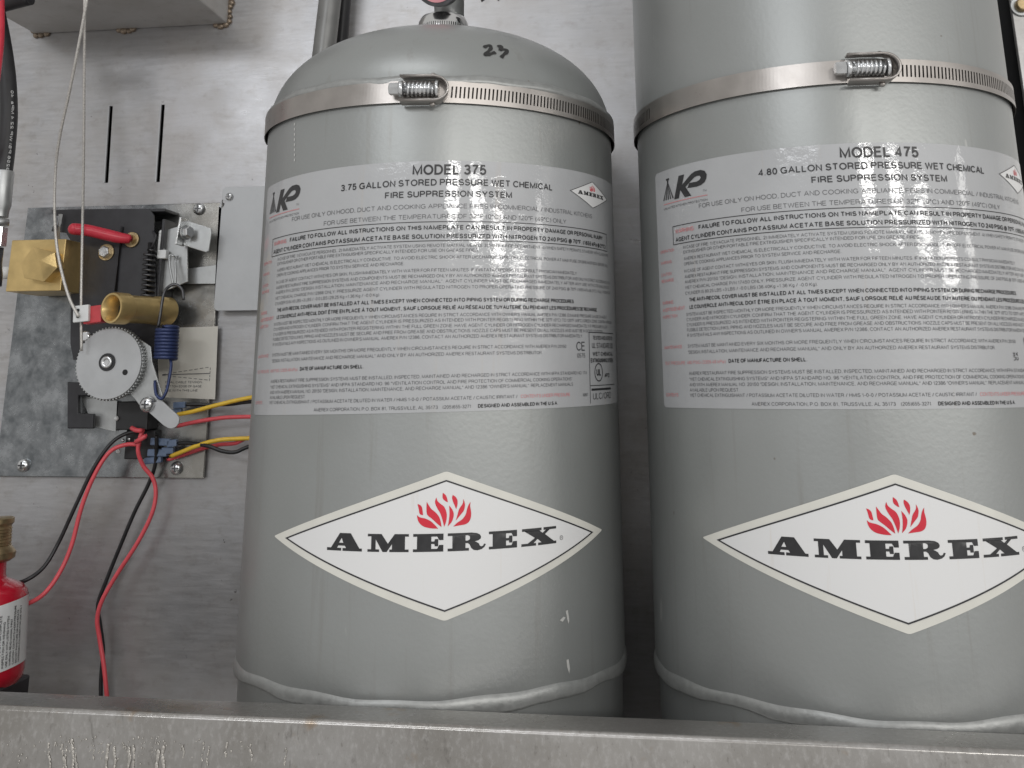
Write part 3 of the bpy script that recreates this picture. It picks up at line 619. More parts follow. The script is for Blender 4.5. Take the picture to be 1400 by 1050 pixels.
def nameplate(parent, xc, uc, zc, tilt, model, gal, charge, wt, usew, side):
    """laid out in mm: x from the plate's middle, y down from its top edge"""
    lab = wrap_mesh('nameplate', 'label', parent, xc, sheet(round_loop([(-143, -134.8), (143, -134.8), (143, 0), (-143, 0)], 3)), .00030, uc, zc, tilt, .003)
    B, MD = .022, .012
    blk = [(f'MODEL {model}', -20.7, 20.7, -8.0, 5.9, .02), (f'{gal} GALLON STORED PRESSURE WET CHEMICAL', -63.5, 63.5, -14.1, 3.75, .018), ('FIRE SUPPRESSION SYSTEM', -36, 36, -20.5, 3.6, .018),
           ('FAILURE TO FOLLOW ALL INSTRUCTIONS ON THIS NAMEPLATE CAN RESULT IN PROPERTY DAMAGE OR PERSONAL INJURY', -103, 114, -38.7, 2.5, B),
           ('AGENT CYLINDER CONTAINS POTASSIUM ACETATE BASE SOLUTION PRESSURIZED WITH NITROGEN TO 240 PSIG @ 70\u00b0F. (1655 kPa @ 21\u00b0C)', -122.5, 119, -43.5, 2.5, B),
           ('THE ANTI-RECOIL COVER MUST BE INSTALLED AT ALL TIMES EXCEPT WHEN CONNECTED INTO PIPING SYSTEM OR DURING RECHARGE PROCEDURES.', -113, 80, -77.9, 2.1, B),
           ('LE COUVERCLE ANTI-RECUL DOIT \u00caTRE EN PLACE \u00c0 TOUT MOMENT, SAUF LORSQUE RELI\u00c9 AU R\u00c9SEAU DE TUYAUTERIE OU PENDANT LES PROC\u00c9DURES DE RECHARGE.', -113, 104, -81.9, 2.1, B),
           ('DATE OF MANUFACTURE ON SHELL.', -87.5, -45, -111.5, 2.0, B), ('DESIGNED AND ASSEMBLED IN THE U.S.A.', 16.7, 65.4, -133.2, 1.9, B),
           ('CE', 81, 89, -104.3, 5.0, 0.0), ('0575', 81.6, 89, -108.2, 2.4, 0), ('TESTED AND LISTED TO', 97.5, 128, -98.0, 2.2, MD), ('UL STANDARD 300', 96.5, 129, -102.8, 3.0, 0), ('WET CHEMICAL', 97, 128, -107.2, 2.3, B), ('EXTINGUISHING SYSTEM', 94.8, 129, -111, 2.5, B), ('UL', 101.2, 106.8, -118.4, 4.0, .02), ('AP72', 112, 120, -119.5, 2.3, B), ('ULC/ORD', 96.5, 122, -131.5, 3.6, 0)]
    gry = [('FOR USE ONLY ON HOOD, DUCT AND COOKING APPLIANCE FIRES IN COMMERCIAL / INDUSTRIAL KITCHENS', -102, 100, -26.9, 2.55, .002), ('FOR USE BETWEEN THE TEMPERATURES OF 32\u00b0F (0\u00b0C) AND 120\u00b0F (49\u00b0C) ONLY', -74.5, 74.0, -32.6, 2.55, .002)]
    c = 1.78; L = -116
    gry += [(s_, x0, x1, y, c, .004) for s_, x0, x1, y in (
        ('IN CASE OF FIRE: 1) EVACUATE PERSONNEL. 2) IMMEDIATELY ACTIVATE SYSTEM USING REMOTE MANUAL MEANS. 3) NOTIFY FIRE DEPARTMENT. 4) WHEN SAFETY PERMITS, STAND BY WITH CLASS K FIRE', L, 124, -48.2),
        ('EXTINGUISHER OR OTHER PORTABLE FIRE EXTINGUISHER SPECIFICALLY INTENDED FOR USE ON GREASE FIRES.', L, 16.5, -50.9),
        ('AMEREX RESTAURANT WET CHEMICAL IS ELECTRICALLY CONDUCTIVE. TO AVOID ELECTRIC SHOCK AFTER DISCHARGE, TURN OFF ELECTRICAL POWER AT MAIN FUSE OR BREAKER BOX. BEFORE YOU', L, 122, -54.6),
        ('OPERATE COOKING APPLIANCES PRIOR TO SYSTEM SERVICE AND RECHARGE.', L, -24, -57.6),
        ('IN CASE OF AGENT CONTACT WITH EYES OR SKIN, FLUSH IMMEDIATELY WITH WATER FOR FIFTEEN MINUTES. IF IRRITATION PERSISTS CONSULT PHYSICIAN IMMEDIATELY.', L, 83, -61.6),
        ('AMEREX RESTAURANT FIRE SUPPRESSION SYSTEMS AND COMPONENTS MUST BE RECHARGED ONLY BY AN AUTHORIZED AMEREX RESTAURANT SYSTEMS DISTRIBUTOR AND ONLY IN STRICT ACCORDANCE WITH', L, 126, -64.7),
        (f'AMEREX P/N 20150 "DESIGN, INSTALLATION, MAINTENANCE AND RECHARGE MANUAL". AGENT CYLINDER MUST BE RECHARGED IMMEDIATELY AFTER ANY USE WITH {usew} GALLONS OF', L, 124, -67.6),
        (f'WET CHEMICAL CHARGE P/N {charge} ONLY. PRESSURIZE AGENT CYLINDER WITH REGULATED NITROGEN TO PROPER OPERATING PRESSURE OF 240 PSIG @ 70\u00b0F (1655 kPa @ 21\u00b0C). FULL WEIGHT OF', L, 126, -70.8),
        (f'CYLINDER IS {wt}', L, -37, -73.9),
        ('SYSTEM MUST BE INSPECTED MONTHLY OR MORE FREQUENTLY WHEN CIRCUMSTANCES REQUIRE IN STRICT ACCORDANCE WITH OWNER\'S MANUAL AMEREX P/N 12386. EXAMINE PRESSURE GAUGE ON AGENT', L, 118, -85.6),
        ('CYLINDER AND NITROGEN CYLINDER. CONFIRM THAT THE AGENT CYLINDER IS PRESSURIZED AS INTENDED WITH POINTER REGISTERING WITHIN THE 32\u00b0F (0\u00b0C) TO 120\u00b0F (49\u00b0C) GREEN ZONE. CONFIRM NITROGEN', L, 128, -88.4),
        ('CYLINDER IS PRESSURIZED AS INTENDED WITH POINTER REGISTERING WITHIN THE FULL GREEN ZONE. HAVE AGENT CYLINDER OR NITROGEN CYLINDER RECHARGED IMMEDIATELY IF PRESSURE IS LOW.', L, 119, -91.3),
        ('FUSIBLE DETECTION LINKS, PIPING AND NOZZLES MUST BE SECURE AND FREE FROM GREASE AND OBSTRUCTIONS. NOZZLE CAPS MUST BE PRESENT ON ALL NOZZLES AND MUST BE IN GOOD CONDITION.', L, 111, -94.1),
        ('IF SYSTEM FAILS ANY INSPECTIONS AS OUTLINED IN OWNER\'S MANUAL AMEREX P/N 12386, CONTACT AN AUTHORIZED AMEREX RESTAURANT SYSTEMS DISTRIBUTOR IMMEDIATELY.', L, 87, -97.0),
        ('SYSTEM MUST BE MAINTAINED EVERY SIX MONTHS OR MORE FREQUENTLY WHEN CIRCUMSTANCES REQUIRE IN STRICT ACCORDANCE WITH AMEREX P/N 20150', L, 72.5, -102.8),
        ('"DESIGN, INSTALLATION, MAINTENANCE AND RECHARGE MANUAL" AND ONLY BY AN AUTHORIZED AMEREX RESTAURANT SYSTEMS DISTRIBUTOR.', L, 55, -106.1),
        ('AMEREX RESTAURANT FIRE SUPPRESSION SYSTEMS MUST BE INSTALLED, INSPECTED, MAINTAINED AND RECHARGED IN STRICT ACCORDANCE WITH NFPA STANDARD NO. 17A', L, 90.5, -117.4),
        ('"WET CHEMICAL EXTINGUISHING SYSTEMS" AND NFPA STANDARD NO. 96 "VENTILATION CONTROL AND FIRE PROTECTION OF COMMERCIAL COOKING OPERATIONS"', L, 77, -120.5),
        ('AND WITH AMEREX MANUAL NO. 20150 "DESIGN, INSTALLATION, MAINTENANCE, AND RECHARGE MANUAL" AND 12386 "OWNER\'S MANUAL". REPLACEMENT MANUALS', L, 77.5, -123.4),
        ('AVAILABLE UPON REQUEST.', L, -82, -126.2),
        ('WET CHEMICAL EXTINGUISHANT / POTASSIUM ACETATE DILUTED IN WATER / HMIS 1-0-0 / POTASSIUM ACETATE / CAUSTIC IRRITANT /', L, 39, -128.9),
        ('AMEREX CORPORATION, P.O. BOX 81, TRUSSVILLE, AL 35173', -75.5, -4.5, -133.2), ('(205)655-3271', -2, 13, -133.2), ('16997', 86, 91, -129.5))]
    gry += [('UNLIMITED KITCHEN PROTECTION', -133.3, -95.6, -23.4, 1.3, .01), ('TM', -98.5, -96, -18.0, 1.2, 0)]
    H = -139.5
    red = [('WARNING:', -122.5, -106, -38.7, 2.5, .018), ('OPERATION', H, -124.5, -48.4, c, .008), ('WARNING', H, -127.5, -54.8, c, .008), ('CAUTION', H, -128, -61.6, c, .008), ('RECHARGE', H, -126, -65.3, c, .008), ('WARNING', H, -127.5, -77.9, 2.0, .008), ('AVERTISSEMENT', H, -117, -81.9, 2.0, .008), ('INSPECTION', H, -124, -85.7, c, .008), ('MAINTENANCE', H, -121, -102.8, c, .008), ('TEST PRESSURE: 480 PSIG (3309.48 kPa)', H, -89.5, -111.6, c, 0), ('CONTENTS', H, -126.5, -128.8, c, .008)]
    bl = texts_to_parts(blk)
    for y, ww in ((-34.3, .4), (-44.75, .4)): bl.append(bar(-125, y-ww/2, 122, y+ww/2))
    bl += [bar(-125, -44.75, -124.6, -34.3), bar(121.6, -44.75, 122, -34.3), bar(93.3, -133.6, 93.7, -94.0), bar(93.3, -94.2, 131, -93.8), bar(93.3, -124.0, 131, -123.6), bar(95, -126.6, 122, -125.4), ring2d(104, -116.5, 4.6, 5.2)]
    bl.append(poly_mesh([[(x-14, y-122.7) for x, y in KP]]))
    # nozzle and spray of the emblem
    bl += [bar(-129.6, -6.3, -126.5, -5.3), stroke(-128, -6.3, -128.1, -8.2, .9, .5)]
    for k_, xb in enumerate((-133.0, -130.5, -128.1, -125.7, -123.2)): bl.append(stroke(-128.1+(k_-2)*.25, -8.2, xb, -17.8, .15, .55))
    md = [(x+101.2, y-12.4) for x, y in ((-23.6, 0), (0, -8.2), (23.6, 0), (0, 8.2))]
    wrap_mesh('emblem_diamond', 'decal', lab, xc, sheet(md), .00040, uc, zc, tilt)
    ml = diamond_line(23.6, 8.2, .35); bl.append(([(x+101.2, y-12.4) for x, y in ml[0]], ml[1]))
    for vs, fs in brand_word(.256, -3.4, 5.6): bl.append(([(x+101.2, y-12.6) for x, y in vs], fs))
    rl = texts_to_parts(red); fl = []
    for l in FLAME: fl.append(poly_mesh([[(x*.24+101.4, y*.24-12.4) for x, y in l]]))
    wrap_mesh('emblem_rule', 'ink_red', lab, xc, [bar(-133.3, -20.4, -95.4, -20.0)], .00050, uc, zc, tilt)
    wrap_mesh('pressure_warning', 'ink_red', lab, xc, texts_to_parts([('CONTENTS UNDER PRESSURE', 41, 75, -128.9, c, .004)]), .00050, uc, zc, tilt)
    wrap_mesh('bold_lettering', 'ink', lab, xc, bl, .00052, uc, zc, tilt)
    wrap_mesh('fine_lettering', 'ink_grey', lab, xc, texts_to_parts(gry), .00048, uc, zc, tilt)
    wrap_mesh('red_lettering', 'ink_red', lab, xc, rl, .00050, uc, zc, tilt); wrap_mesh('small_flame', 'flame', lab, xc, fl, .00050, uc, zc, tilt)
    if side:
        q = texts_to_parts([('UK', 0, 4.2, .3, 2.0, .02), ('CA', 0, 4.2, -2.2, 2.0, .02)])
        wrap_mesh('stamped_mark', 'ink', lab, xc, [([(71-y, -111.5+x) for x, y in vs], fs) for vs, fs in q], .00054, uc, zc, tilt)
nameplate(c1, X1, 29.0, 121.1, .0219, '375', '3.75', '12866', '64.40 LBS +3 LBS / -0.0 LBS (29.25 Kg +1.36 Kg / -0.0 Kg).', '3.75', False)
nameplate(c2, X2, 13.6, 122.8, .0041, '475', '4.80', '17450', '80.25 LBS +3 LBS / -0.0 LBS (36.40Kg +1.36 Kg / -0.0 Kg).', '4.80', True)

# ------------------------------------------------------------------ hose clamps round the cylinders
def hose_clamp(label, xc, zc, tilt, uh, extra):
    """uh: left end of the worm-screw housing (mm along the surface)"""
    t = thing('hose_clamp', label, 'hose clamp', (xc, YC, zc-.0066), 'stainless hose clamps round the cylinders')
    H = .0064; r = R+.0023
    def zz(u): return zc+tilt*u
    us = []; u = -math.pi*R; holes = set()
    rngs = [(uh+.026, uh+.026+.00235*62)]+extra
    cuts = []
    for a_, b_ in rngs:
        x = a_
        while x < b_: cuts.append((x, x+.00095)); x += .00235
    cuts.sort(); grid = [-math.pi*R]
    for a_, b_ in cuts:
        while grid[-1]+.002 < a_: grid.append(grid[-1]+.002)
        grid += [a_, b_]; holes.add(round(a_, 6))
    while grid[-1]+.002 < math.pi*R: grid.append(grid[-1]+.002)
    rows = [-H, -H*.55, H*.5, H]; vs = []; fs = []; n = len(rows)
    for u in grid:
        for k_, q in enumerate(rows):
            sk = .0004*(1 if q > 0 else -1) if 0 < k_ < n-1 else 0
            vs.append(wrap(xc, u+sk*.6, zz(u)+q, r))
    for i in range(len(grid)):
        j = (i+1) % len(grid)
        for k_ in range(n-1):
            if k_ == 1 and round(grid[i], 6) in holes: continue
            fs.append((i*n+k_, j*n+k_, j*n+k_+1, i*n+k_+1))
    o = MB().add(vs, fs, False).build('band', 'band', t, fix=False)
    so = o.modifiers.new('thickness', 'SOLIDIFY'); so.thickness = .0006; so.offset = -1; o.data.materials.append(M['slot_shade']); so.material_offset_rim = 1  # slot rims coloured near black to imitate shade
    vs = []; fs = []; m = 200
    for i in range(m):
        u = math.pi*R*(2*i/m-1)
        for q in (-H*.9, H*.9): vs.append(wrap(xc, u, zz(u)+q, R+.0008))
    for i in range(m): fs.append((2*i, 2*((i+1) % m), 2*((i+1) % m)+1, 2*i+1))
    MB().add(vs, fs, True).build('band_tail', 'slot_shade', t, fix=False)
    # housing: a bent U of sheet, open to the left, standing off the band
    hg = .0078; prof = [(uh-.001, hg)]+[(uh+.012, hg*1.0)]
    prof += [(uh+.0165+.0075*math.sin(a), hg*math.cos(a)) for a in [math.pi*i/14 for i in range(15)]]
    prof += [(uh+.012, -hg), (uh-.001, -hg)]
    vs = []; fs = []; deps = (0.0005, .0045, .0088)
    for (u, q) in prof:
        for d in deps:
            lean = 1.0-.10*(d/.0088)
            vs.append(wrap(xc, u, zz(u)+q*lean, r+d))
    k_ = len(deps)
    for i in range(len(prof)-1):
        for j in range(k_-1): fs.append((i*k_+j, (i+1)*k_+j, (i+1)*k_+j+1, i*k_+j+1))
    o = MB().add(vs, fs, True).build('housing', 'band', t, fix=False); so = o.modifiers.new('thickness', 'SOLIDIFY'); so.thickness = .0011; so.offset = 0
    hb = MB()
    for sgn in (-1, 1): hb.ball(wrap(xc, uh+.016, zz(uh)+sgn*(hg+.0008), r+.003), .0017, (1, 1, .8))
    hb.build('housing_tab', 'band', o)
    cu = uh+.008; a = cu/R; nrm = Vector((math.sin(a), -math.cos(a), 0)); tg = Vector((math.cos(a), math.sin(a), tilt)).normalized()
    c = wrap(xc, cu, zz(cu), r)+nrm*.0052
    sc = MB(); sc.lathe(c-tg*.008, tg, [(0, .0032), (.0175, .0032)], 20); sc.tube(helix(c-tg*.007, tg, .0036, .016, 7, 14), .0008, 6)
    sc.lathe(c+tg*.0102, tg, [(0, .0050), (.0016, .0050)], 24)
    so = sc.build('worm_screw', 'bright_steel', t)
    MB().lathe(c-tg*.0162, tg, [(0, .0030), (.0008, .0037), (.0055, .0037)], 6, smooth=False).lathe(c-tg*.0105, tg, [(0, .0046), (.0024, .0046)], 24).build('hex_head', 'bright_steel', so)
hose_clamp('stainless hose clamp with worm screw round the shorter cylinder', X1, .1608, -.006, .0030, [])
hose_clamp('stainless hose clamp with worm screw round the taller cylinder', X2, .1618, .012, .0005, [(-.182, -.128)])

# ------------------------------------------------------------------ grey conduit and dark pipe behind the left cylinder
a, b = at(456, -40, -.03), at(436, 130, -.03)
d = (a-b).normalized()
t = thing('conduit_pipe', 'grey painted pipe running up behind the dome of the shorter cylinder', 'pipe', b)
MB().tube(smooth_path([b-d*.36, b-d*.15, b, a, a+d*.15], 6), .0094, 24).build('pipe', 'conduit', t)
a2, b2 = at(474, -40, -.012), at(462, 130, -.012)
tag(MB().tube([b2-(a2-b2)*3.6, b2, a2, a2+(a2-b2)*.6], .0055, 16).build('dark_pipe', 'rubber'), 'thin black pipe tucked behind the grey painted pipe', 'pipe')

# ------------------------------------------------------------------ welded box on the back panel, top left
xl, xr, zb = at(48, 45).x, at(312, 34).x, .307
t = thing('welded_box', 'dull galvanised box welded to the back panel in the top left corner', 'metal box', ((xl+xr)/2, -.06, zb))
MB().box(((xl+xr)/2, -.0605, zb+.08), (xr-xl, .12, .16)).build('body', 'box', t, .0015)
rnd = random.Random(3)
def weld_blob(p, q, n, r):
    mb = MB(); p = Vector(p); q = Vector(q)
    for i in range(n):
        f = i/max(1, n-1); c = p.lerp(q, f)+Vector((rnd.uniform(-.001, .001), 0, rnd.uniform(-.001, .001)))
        mb.ball(c, r*rnd.uniform(.75, 1.15), (1.15, .8, 1), 10)
    mb.build('weld_bead', 'rust', t)
weld_blob((xr+.001, -.001, zb+.002), (xr+.001, -.001, zb+.028), 7, .0032)
weld_blob((xr-.010, -.001, zb-.001), (xr-.002, -.001, zb-.001), 3, .0028)
xm = at(175, 38).x; weld_blob((xm-.008, -.001, zb-.001), (xm+.006, -.001, zb-.001), 4, .0033)
weld_blob((xl+.002, -.001, zb-.001), (xl+.012, -.001, zb-.001), 3, .003)
weld_blob((xl-.001, -.001, zb+.003), (xl-.002, -.001, zb+.014), 3, .0032)

# ------------------------------------------------------------------ hoses at the left edge
DH = -.11
pts = [at(-22, -60, DH), at(-4, 20, DH), at(8, 90, DH), at(12, 150, DH), at(9, 200, DH), at(4, 242, DH)]
t = thing('black_hose', 'black printed rubber hose with steel end fitting at the left edge', 'hose', at(-8, 400, DH))
sp = smooth_path(pts, 8)
ho = MB().tube(sp, .0064, 24).build('hose', 'rubber', t)
pf = at(5, 238, DH); qf = at(-3, 318, DH); df = (qf-pf).normalized(); Lf = (qf-pf).length
MB().lathe(pf, df, [(-.002, .0071), (0, .0074), (Lf*.55, .0074), (Lf*.62, .0064), (Lf*.74, .0062)], 28).build('crimp_ferrule', 'satin_steel', t, autos=40)
MB().lathe(pf+df*Lf*.78, df, [(0, .0072), (Lf*.1, .0072)], 28).build('swivel_ring', 'satin_steel', t)
MB().lathe(pf+df*Lf*.92, df, [(0, .0066), (.014, .0066)], 6, smooth=False).build('hex_nut', 'bright_steel', t)
MB().lathe(pf+df*(Lf*.92+.015), df, [(0, .0052), (.012, .0050), (.02, .0062), (.028, .0062)], 20).build('elbow_stub', 'dark_steel', t)
# white printing along the hose
tp = texts_to_parts([('3256 PSI WP 22.4 MPa  40', 0, 62, -.8, 2.0, .01)])[0]
cum = [0.0]
for i in range(1, len(sp)): cum.append(cum[-1]+(sp[i]-sp[i-1]).length)
def hose_pt(s_, q):
    s_ = max(0, min(cum[-1]-1e-6, s_)); i = max(j for j in range(len(cum)) if cum[j] <= s_); i = min(i, len(sp)-2)
    f = (s_-cum[i])/(cum[i+1]-cum[i]); p = sp[i].lerp(sp[i+1], f); dd = (sp[i+1]-sp[i]).normalized()
    view = (CAMPOS-p).normalized(); base = (Vector((.83, -.56, 0))); base = (base-dd*base.dot(dd)).normalized(); sd = dd.cross(base).normalized()
    a_ = q/.0064; return p+base*(.00655*math.cos(a_))+sd*(.00655*math.sin(a_))
L0 = cum[-1]-.004
MB().add([hose_pt(L0-x/1000, -y/1000) for x, y in tp[0]], tp[1]).build('printed_lettering', 'white_plastic', ho, fix=False)
p = [at(-3, -40, -.145), at(-2, 40, -.145), at(-6, 90, -.145), at(-14, 135, -.145), at(-34, 190, -.14), at(-70, 230, -.12), at(-110, 240, -.09)]
tag(MB().tube(smooth_path(p, 8), .0042, 20).build('red_hose', 'red_rubber'), 'red hose hanging in front of the black hose in the top left corner', 'hose')
p = [at(-30, 12, -.12), at(2, 4, -.12), at(40, -6, -.12)]
tag(MB().tube(smooth_path(p, 6), .0075, 20).build('black_elbow', 'rubber'), 'black elbow fitting crossing the top left corner', 'pipe fitting')

# ------------------------------------------------------------------ galvanised cover plate beside the left cylinder
DC = -.012
cp = [at(x, y, DC) for x, y in ((304, 262), (309, 256), (400, 250), (392, 424), (297, 425), (292, 419), (298, 350), (300, 300))]
z0, z1 = at(293, 425, DC).z, at(305, 256, DC).z; x0 = at(299, 330, DC).x
t = thing('cover_plate', 'matt galvanised cover plate with rounded corners, half behind the shorter cylinder', 'cover plate', (x0+.04, DC, z0))
loop = [(x, DC, z) for x, z in round_loop([(x0, z0), (x0+.085, z0), (x0+.085, z1), (x0, z1)], .004, 4)]
slot = at(306, 277, DC)
MB().prism(loop, .0016, [[(slot.x-.0042, DC, slot.z-.003), (slot.x-.001, DC, slot.z-.0046), (slot.x+.002, DC, slot.z+.001), (slot.x-.0015, DC, slot.z+.0025)]]).build('plate', 'galv_cover', t, .0003)
MB().box((x0+.045, -.005, (z0+z1)/2), (.06, .0098, (z1-z0)*.8)).build('box_behind', 'box', t)
def pan_screw(p, r, parent, mat='bright_steel', name='screw'):
    mb = MB(); p = Vector(p); mb.lathe(p, FRONT, [(0, r), (r*.35, r*.95), (r*.6, r*.75), (r*.75, r*.4), (r*.78, .0001)], 20, caps=False)
    o = mb.build(name, mat, parent)
    MB().box(p+Vector((0, -r*.76, 0)), (r*1.0, r*.12, r*.22)).box(p+Vector((0, -r*.765, 0)), (r*.22, r*.12, r*1.0)).build('cross_recess', 'dark_steel', o)
    return o
pan_screw(at(314, 269, DC), .0034, t)

# ------------------------------------------------------------------ release mechanism on its zinc plate
DP = -.005
rm = thing('release_mechanism', 'cable release mechanism on a blotchy zinc plate with brass block and ratchet wheel', 'release mechanism', at(140, 655, DP))
def pp(l, dep): return [at(x, y, dep) for x, y in l]
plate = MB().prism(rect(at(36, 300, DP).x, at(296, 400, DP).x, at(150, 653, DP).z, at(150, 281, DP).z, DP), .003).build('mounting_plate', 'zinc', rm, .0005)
for (x, y, r) in ((273, 286, .0052), (33, 636, .0054), (242, 640, .0052)): pan_screw(at(x, y, DP), r, rm)
# black bracket: a pressed channel standing off the plate
DB = -.030
bl = [(98, 286), (200, 285), (206, 288), (210, 294), (214, 440), (214, 478), (100, 492), (96, 470), (97, 330), (90, 318), (70, 316), (72, 309), (84, 306), (84, 296), (72, 294), (70, 287)]
bk = MB().prism(pp(bl, DB), .0025).build('black_bracket', 'black_paint', rm, .0008)
w0, w1 = at(97, 470, DB), at(210, 470, DB); zt_ = at(150, 286, DB).z
MB().box(((w0.x+w1.x)/2, DB/2-.002, zt_-.0015), (w1.x-w0.x-.002, abs(DB)-.007, .0025)).build('top_flange', 'black_paint', bk, .0005)
MB().box((w1.x-.0015, DB/2-.002, (zt_+w0.z)/2-.004), (.0025, abs(DB)-.007, zt_-w0.z-.01)).build('side_flange', 'black_paint', bk, .0005)
a, b = at(167, 310, DB-.001), at(158, 398, DB-.001)
MB().tube([a+Vector((0, 0, 0)), b], .0011, 8).build('raised_rib', 'dark_steel', bk)
# lower black frame with its window
lo = [(92, 522), (160, 526), (160, 541), (107, 541), (107, 565), (128, 566), (127, 586), (92, 586)]
MB().prism(pp(lo, DP-.012), .004).build('lower_frame', 'black_paint', rm, .0008)
MB().prism(pp([(110, 541), (160, 548), (158, 590), (128, 583)], DP-.0035), .001).build('silver_backplate', 'satin_steel', rm)
# white pin by the bracket
a, b = at(83, 293, DB-.004), at(79, 326, DB-.004)
MB().tube([a, b], .0016, 12).build('pin', 'white_plastic', rm)
# brass block with its hexagonal plug
DBr = -.056
fr = pp([(16, 327), (91, 328), (82, 398), (8, 398)], DBr)
x0 = (fr[0].x+fr[3].x)/2; x1 = (fr[1].x+fr[2].x)/2; z1 = (fr[0].z+fr[1].z)/2; z0 = (fr[2].z+fr[3].z)/2
bb = MB().box(((x0+x1)/2, (DBr-.012)/2, (z0+z1)/2), (x1-x0, abs(DBr)-.012, z1-z0)).build('brass_block', 'brass', rm, .0006)
c = at(53, 357, DBr); hv = [(28.5, 360), (33, 380), (60, 385), (78, 366), (75, 345), (45, 338)]
hx = pp(hv, DBr-.010); mb = MB(); n = 6
vs = [p+Vector((0, .011, 0)) for p in hx]+hx+[at(54, 356, DBr-.012)]
mb.add(vs, [(i, (i+1) % n, n+(i+1) % n, n+i) for i in range(n)]+[(n+i, n+(i+1) % n, 2*n) for i in range(n)])
mb.build('hexagonal_plug', 'brass', bb, .0003)
p = at(4, 373, DBr+.02); MB().lathe(p, (-1, -.2, 0), [(-.01, .005), (.004, .005)], 20).build('port_ring', 'white_plastic', bb)
# red grip handle
h = [at(180, 327, DB-.004), at(163, 325, DB-.009), at(142, 320, DB-.014), at(120, 315, DB-.019), at(101, 313, DB-.024)]
sp = smooth_path(h, 8); rr = [.0034+.0012*min(1, i/10) for i in range(len(sp))]
hd = MB().tube(sp, rr, 18).ball(sp[-1], rr[-1], n=16).build('red_handle', 'red_rubber', rm)
p = at(181, 328, DB); MB().lathe(p, FRONT, [(0, .0062), (.0016, .0062), (.0018, .0058)], 28).build('brass_washer', 'brass_dull', rm)
MB().lathe(p+Vector((0, -.0018, 0)), FRONT, [(0, .0040), (.0035, .0040)], 6, smooth=False).build('collar_nut', 'brass_dull', hd)
def hex_bolt(p, r, parent, wr=None, d=FRONT):
    d = Vector(d).normalized(); p = Vector(p); o = MB().lathe(p+d*.0014, d, [(0, r), (r*.75, r), (r*.9, r*.86)], 6, smooth=False, ph=.35).build('hex_bolt', 'bright_steel', parent, .0002)
    MB().lathe(p, d, [(0, wr or r*1.35), (.0013, wr or r*1.35)], 28).build('washer', 'brass_dull' if wr is None else 'satin_steel', o)
    return o
hex_bolt(at(146, 345, DB), .0049, rm)
# black compression spring
a, b = at(206, 330, DB-.003), at(201, 418, DB-.003); d = b-a
MB().tube(helix(a+d*.14, d, .0044, d.length*.86, 11, 14), .0010, 7).build('black_spring', 'dark_steel', rm)
MB().tube([a+d*.02, a+d*1.0], .0021, 10).tube(smooth_path([a+d*.14, a+d*.05+Vector((.004, -.003, 0)), a+Vector((.005, -.002, .004)), a+Vector((.001, 0, .008))], 5), .001, 7).build('spring_rod', 'black_paint', rm)
# brass fitting pointing left towards the wire clamp
a = at(152, 421, -.074); b = at(232, 426, -.020); d = (b-a).normalized(); L = (b-a).length
bf = MB().lathe(a, d, [(.012, .0060), (.004, .0072), (0, .0098), (0, .0112), (.002, .0118), (.013, .0118), (.0145, .0105), (L*.72, .0104), (L*.74, .0112), (L*.97, .0112), (L, .0098)], 40, caps=False).build('brass_fitting', 'brass', rm, autos=35)
MB().lathe(a+d*.012, d, [(0, .0061), (.001, .0061)], 20).build('bore', 'void', bf)
# cable clamp: white faced red block
c = at(115, 430, -.068)
cb = MB().box(c+Vector((.006, .0055, 0)), (.0145, .010, .0130), Matrix.Rotation(math.radians(-6), 3, 'Y')).build('cable_clamp', 'red_plastic', rm, .0008)
MB().box(c+Vector((-.0015, -.0008, .0006)), (.0125, .0035, .0125), Matrix.Rotation(math.radians(-5), 3, 'Y')).build('white_face', 'white_plastic', cb, .0006)
for x, y in ((106.5, 433), (107, 424)):
    MB().lathe(at(x, y, -.0708), FRONT, [(0, .0011), (.0006, .0011)], 14).build('rope_hole', 'void', cb)
# ratchet wheel
c = at(149.5, 497, -.052); Rw = at(196, 497, -.052).x-c.x
mb = MB(); nt_ = 64; outer = []
for k in range(nt_):
    a0 = 2*math.pi*k/nt_
    for f, q in ((0.0, 1.0), (.35, 1.0), (.55, .955), (.85, .955)):
        a_ = a0+2*math.pi/nt_*f; outer.append(c+Vector((Rw*q*math.cos(a_), 0, Rw*q*math.sin(a_))))
wh = MB().prism(outer, .0055).build('ratchet_wheel', 'satin_steel', rm, .0002)
MB().lathe(c, FRONT, [(0, Rw*.955), (.0010, Rw*.955), (.0013, Rw*.945)], 96).build('face_disc', 'galv_cover', wh)
MB().lathe(c+Vector((-.001, -.0013, .001)), FRONT, [(0, .0066), (.0008, .0066)], 32).build('hub_ring', 'black_plastic', wh)
MB().lathe(c+Vector((-.001, -.002, .001)), FRONT, [(0, .0046), (.001, .0046), (.0016, .0038), (.0016, .0022), (.0006, .0020)], 28).build('hub_nut', 'bright_steel', wh)
MB().lathe(at(171, 509, -.0534), FRONT, [(0, .0021), (.0003, .0021)], 16).build('peg_hole', 'void', wh)
MB().lathe(c+Vector((0, .0055, 0)), (0, 1, 0), [(0, .007), (.016, .007)], 24).build('axle', 'dark_steel', wh)
pk = at(119, 460, -.045); MB().lathe(pk, FRONT, [(0, .0042), (.003, .0042), (.004, .003)], 20).build('stop_pin', 'bright_steel', rm)
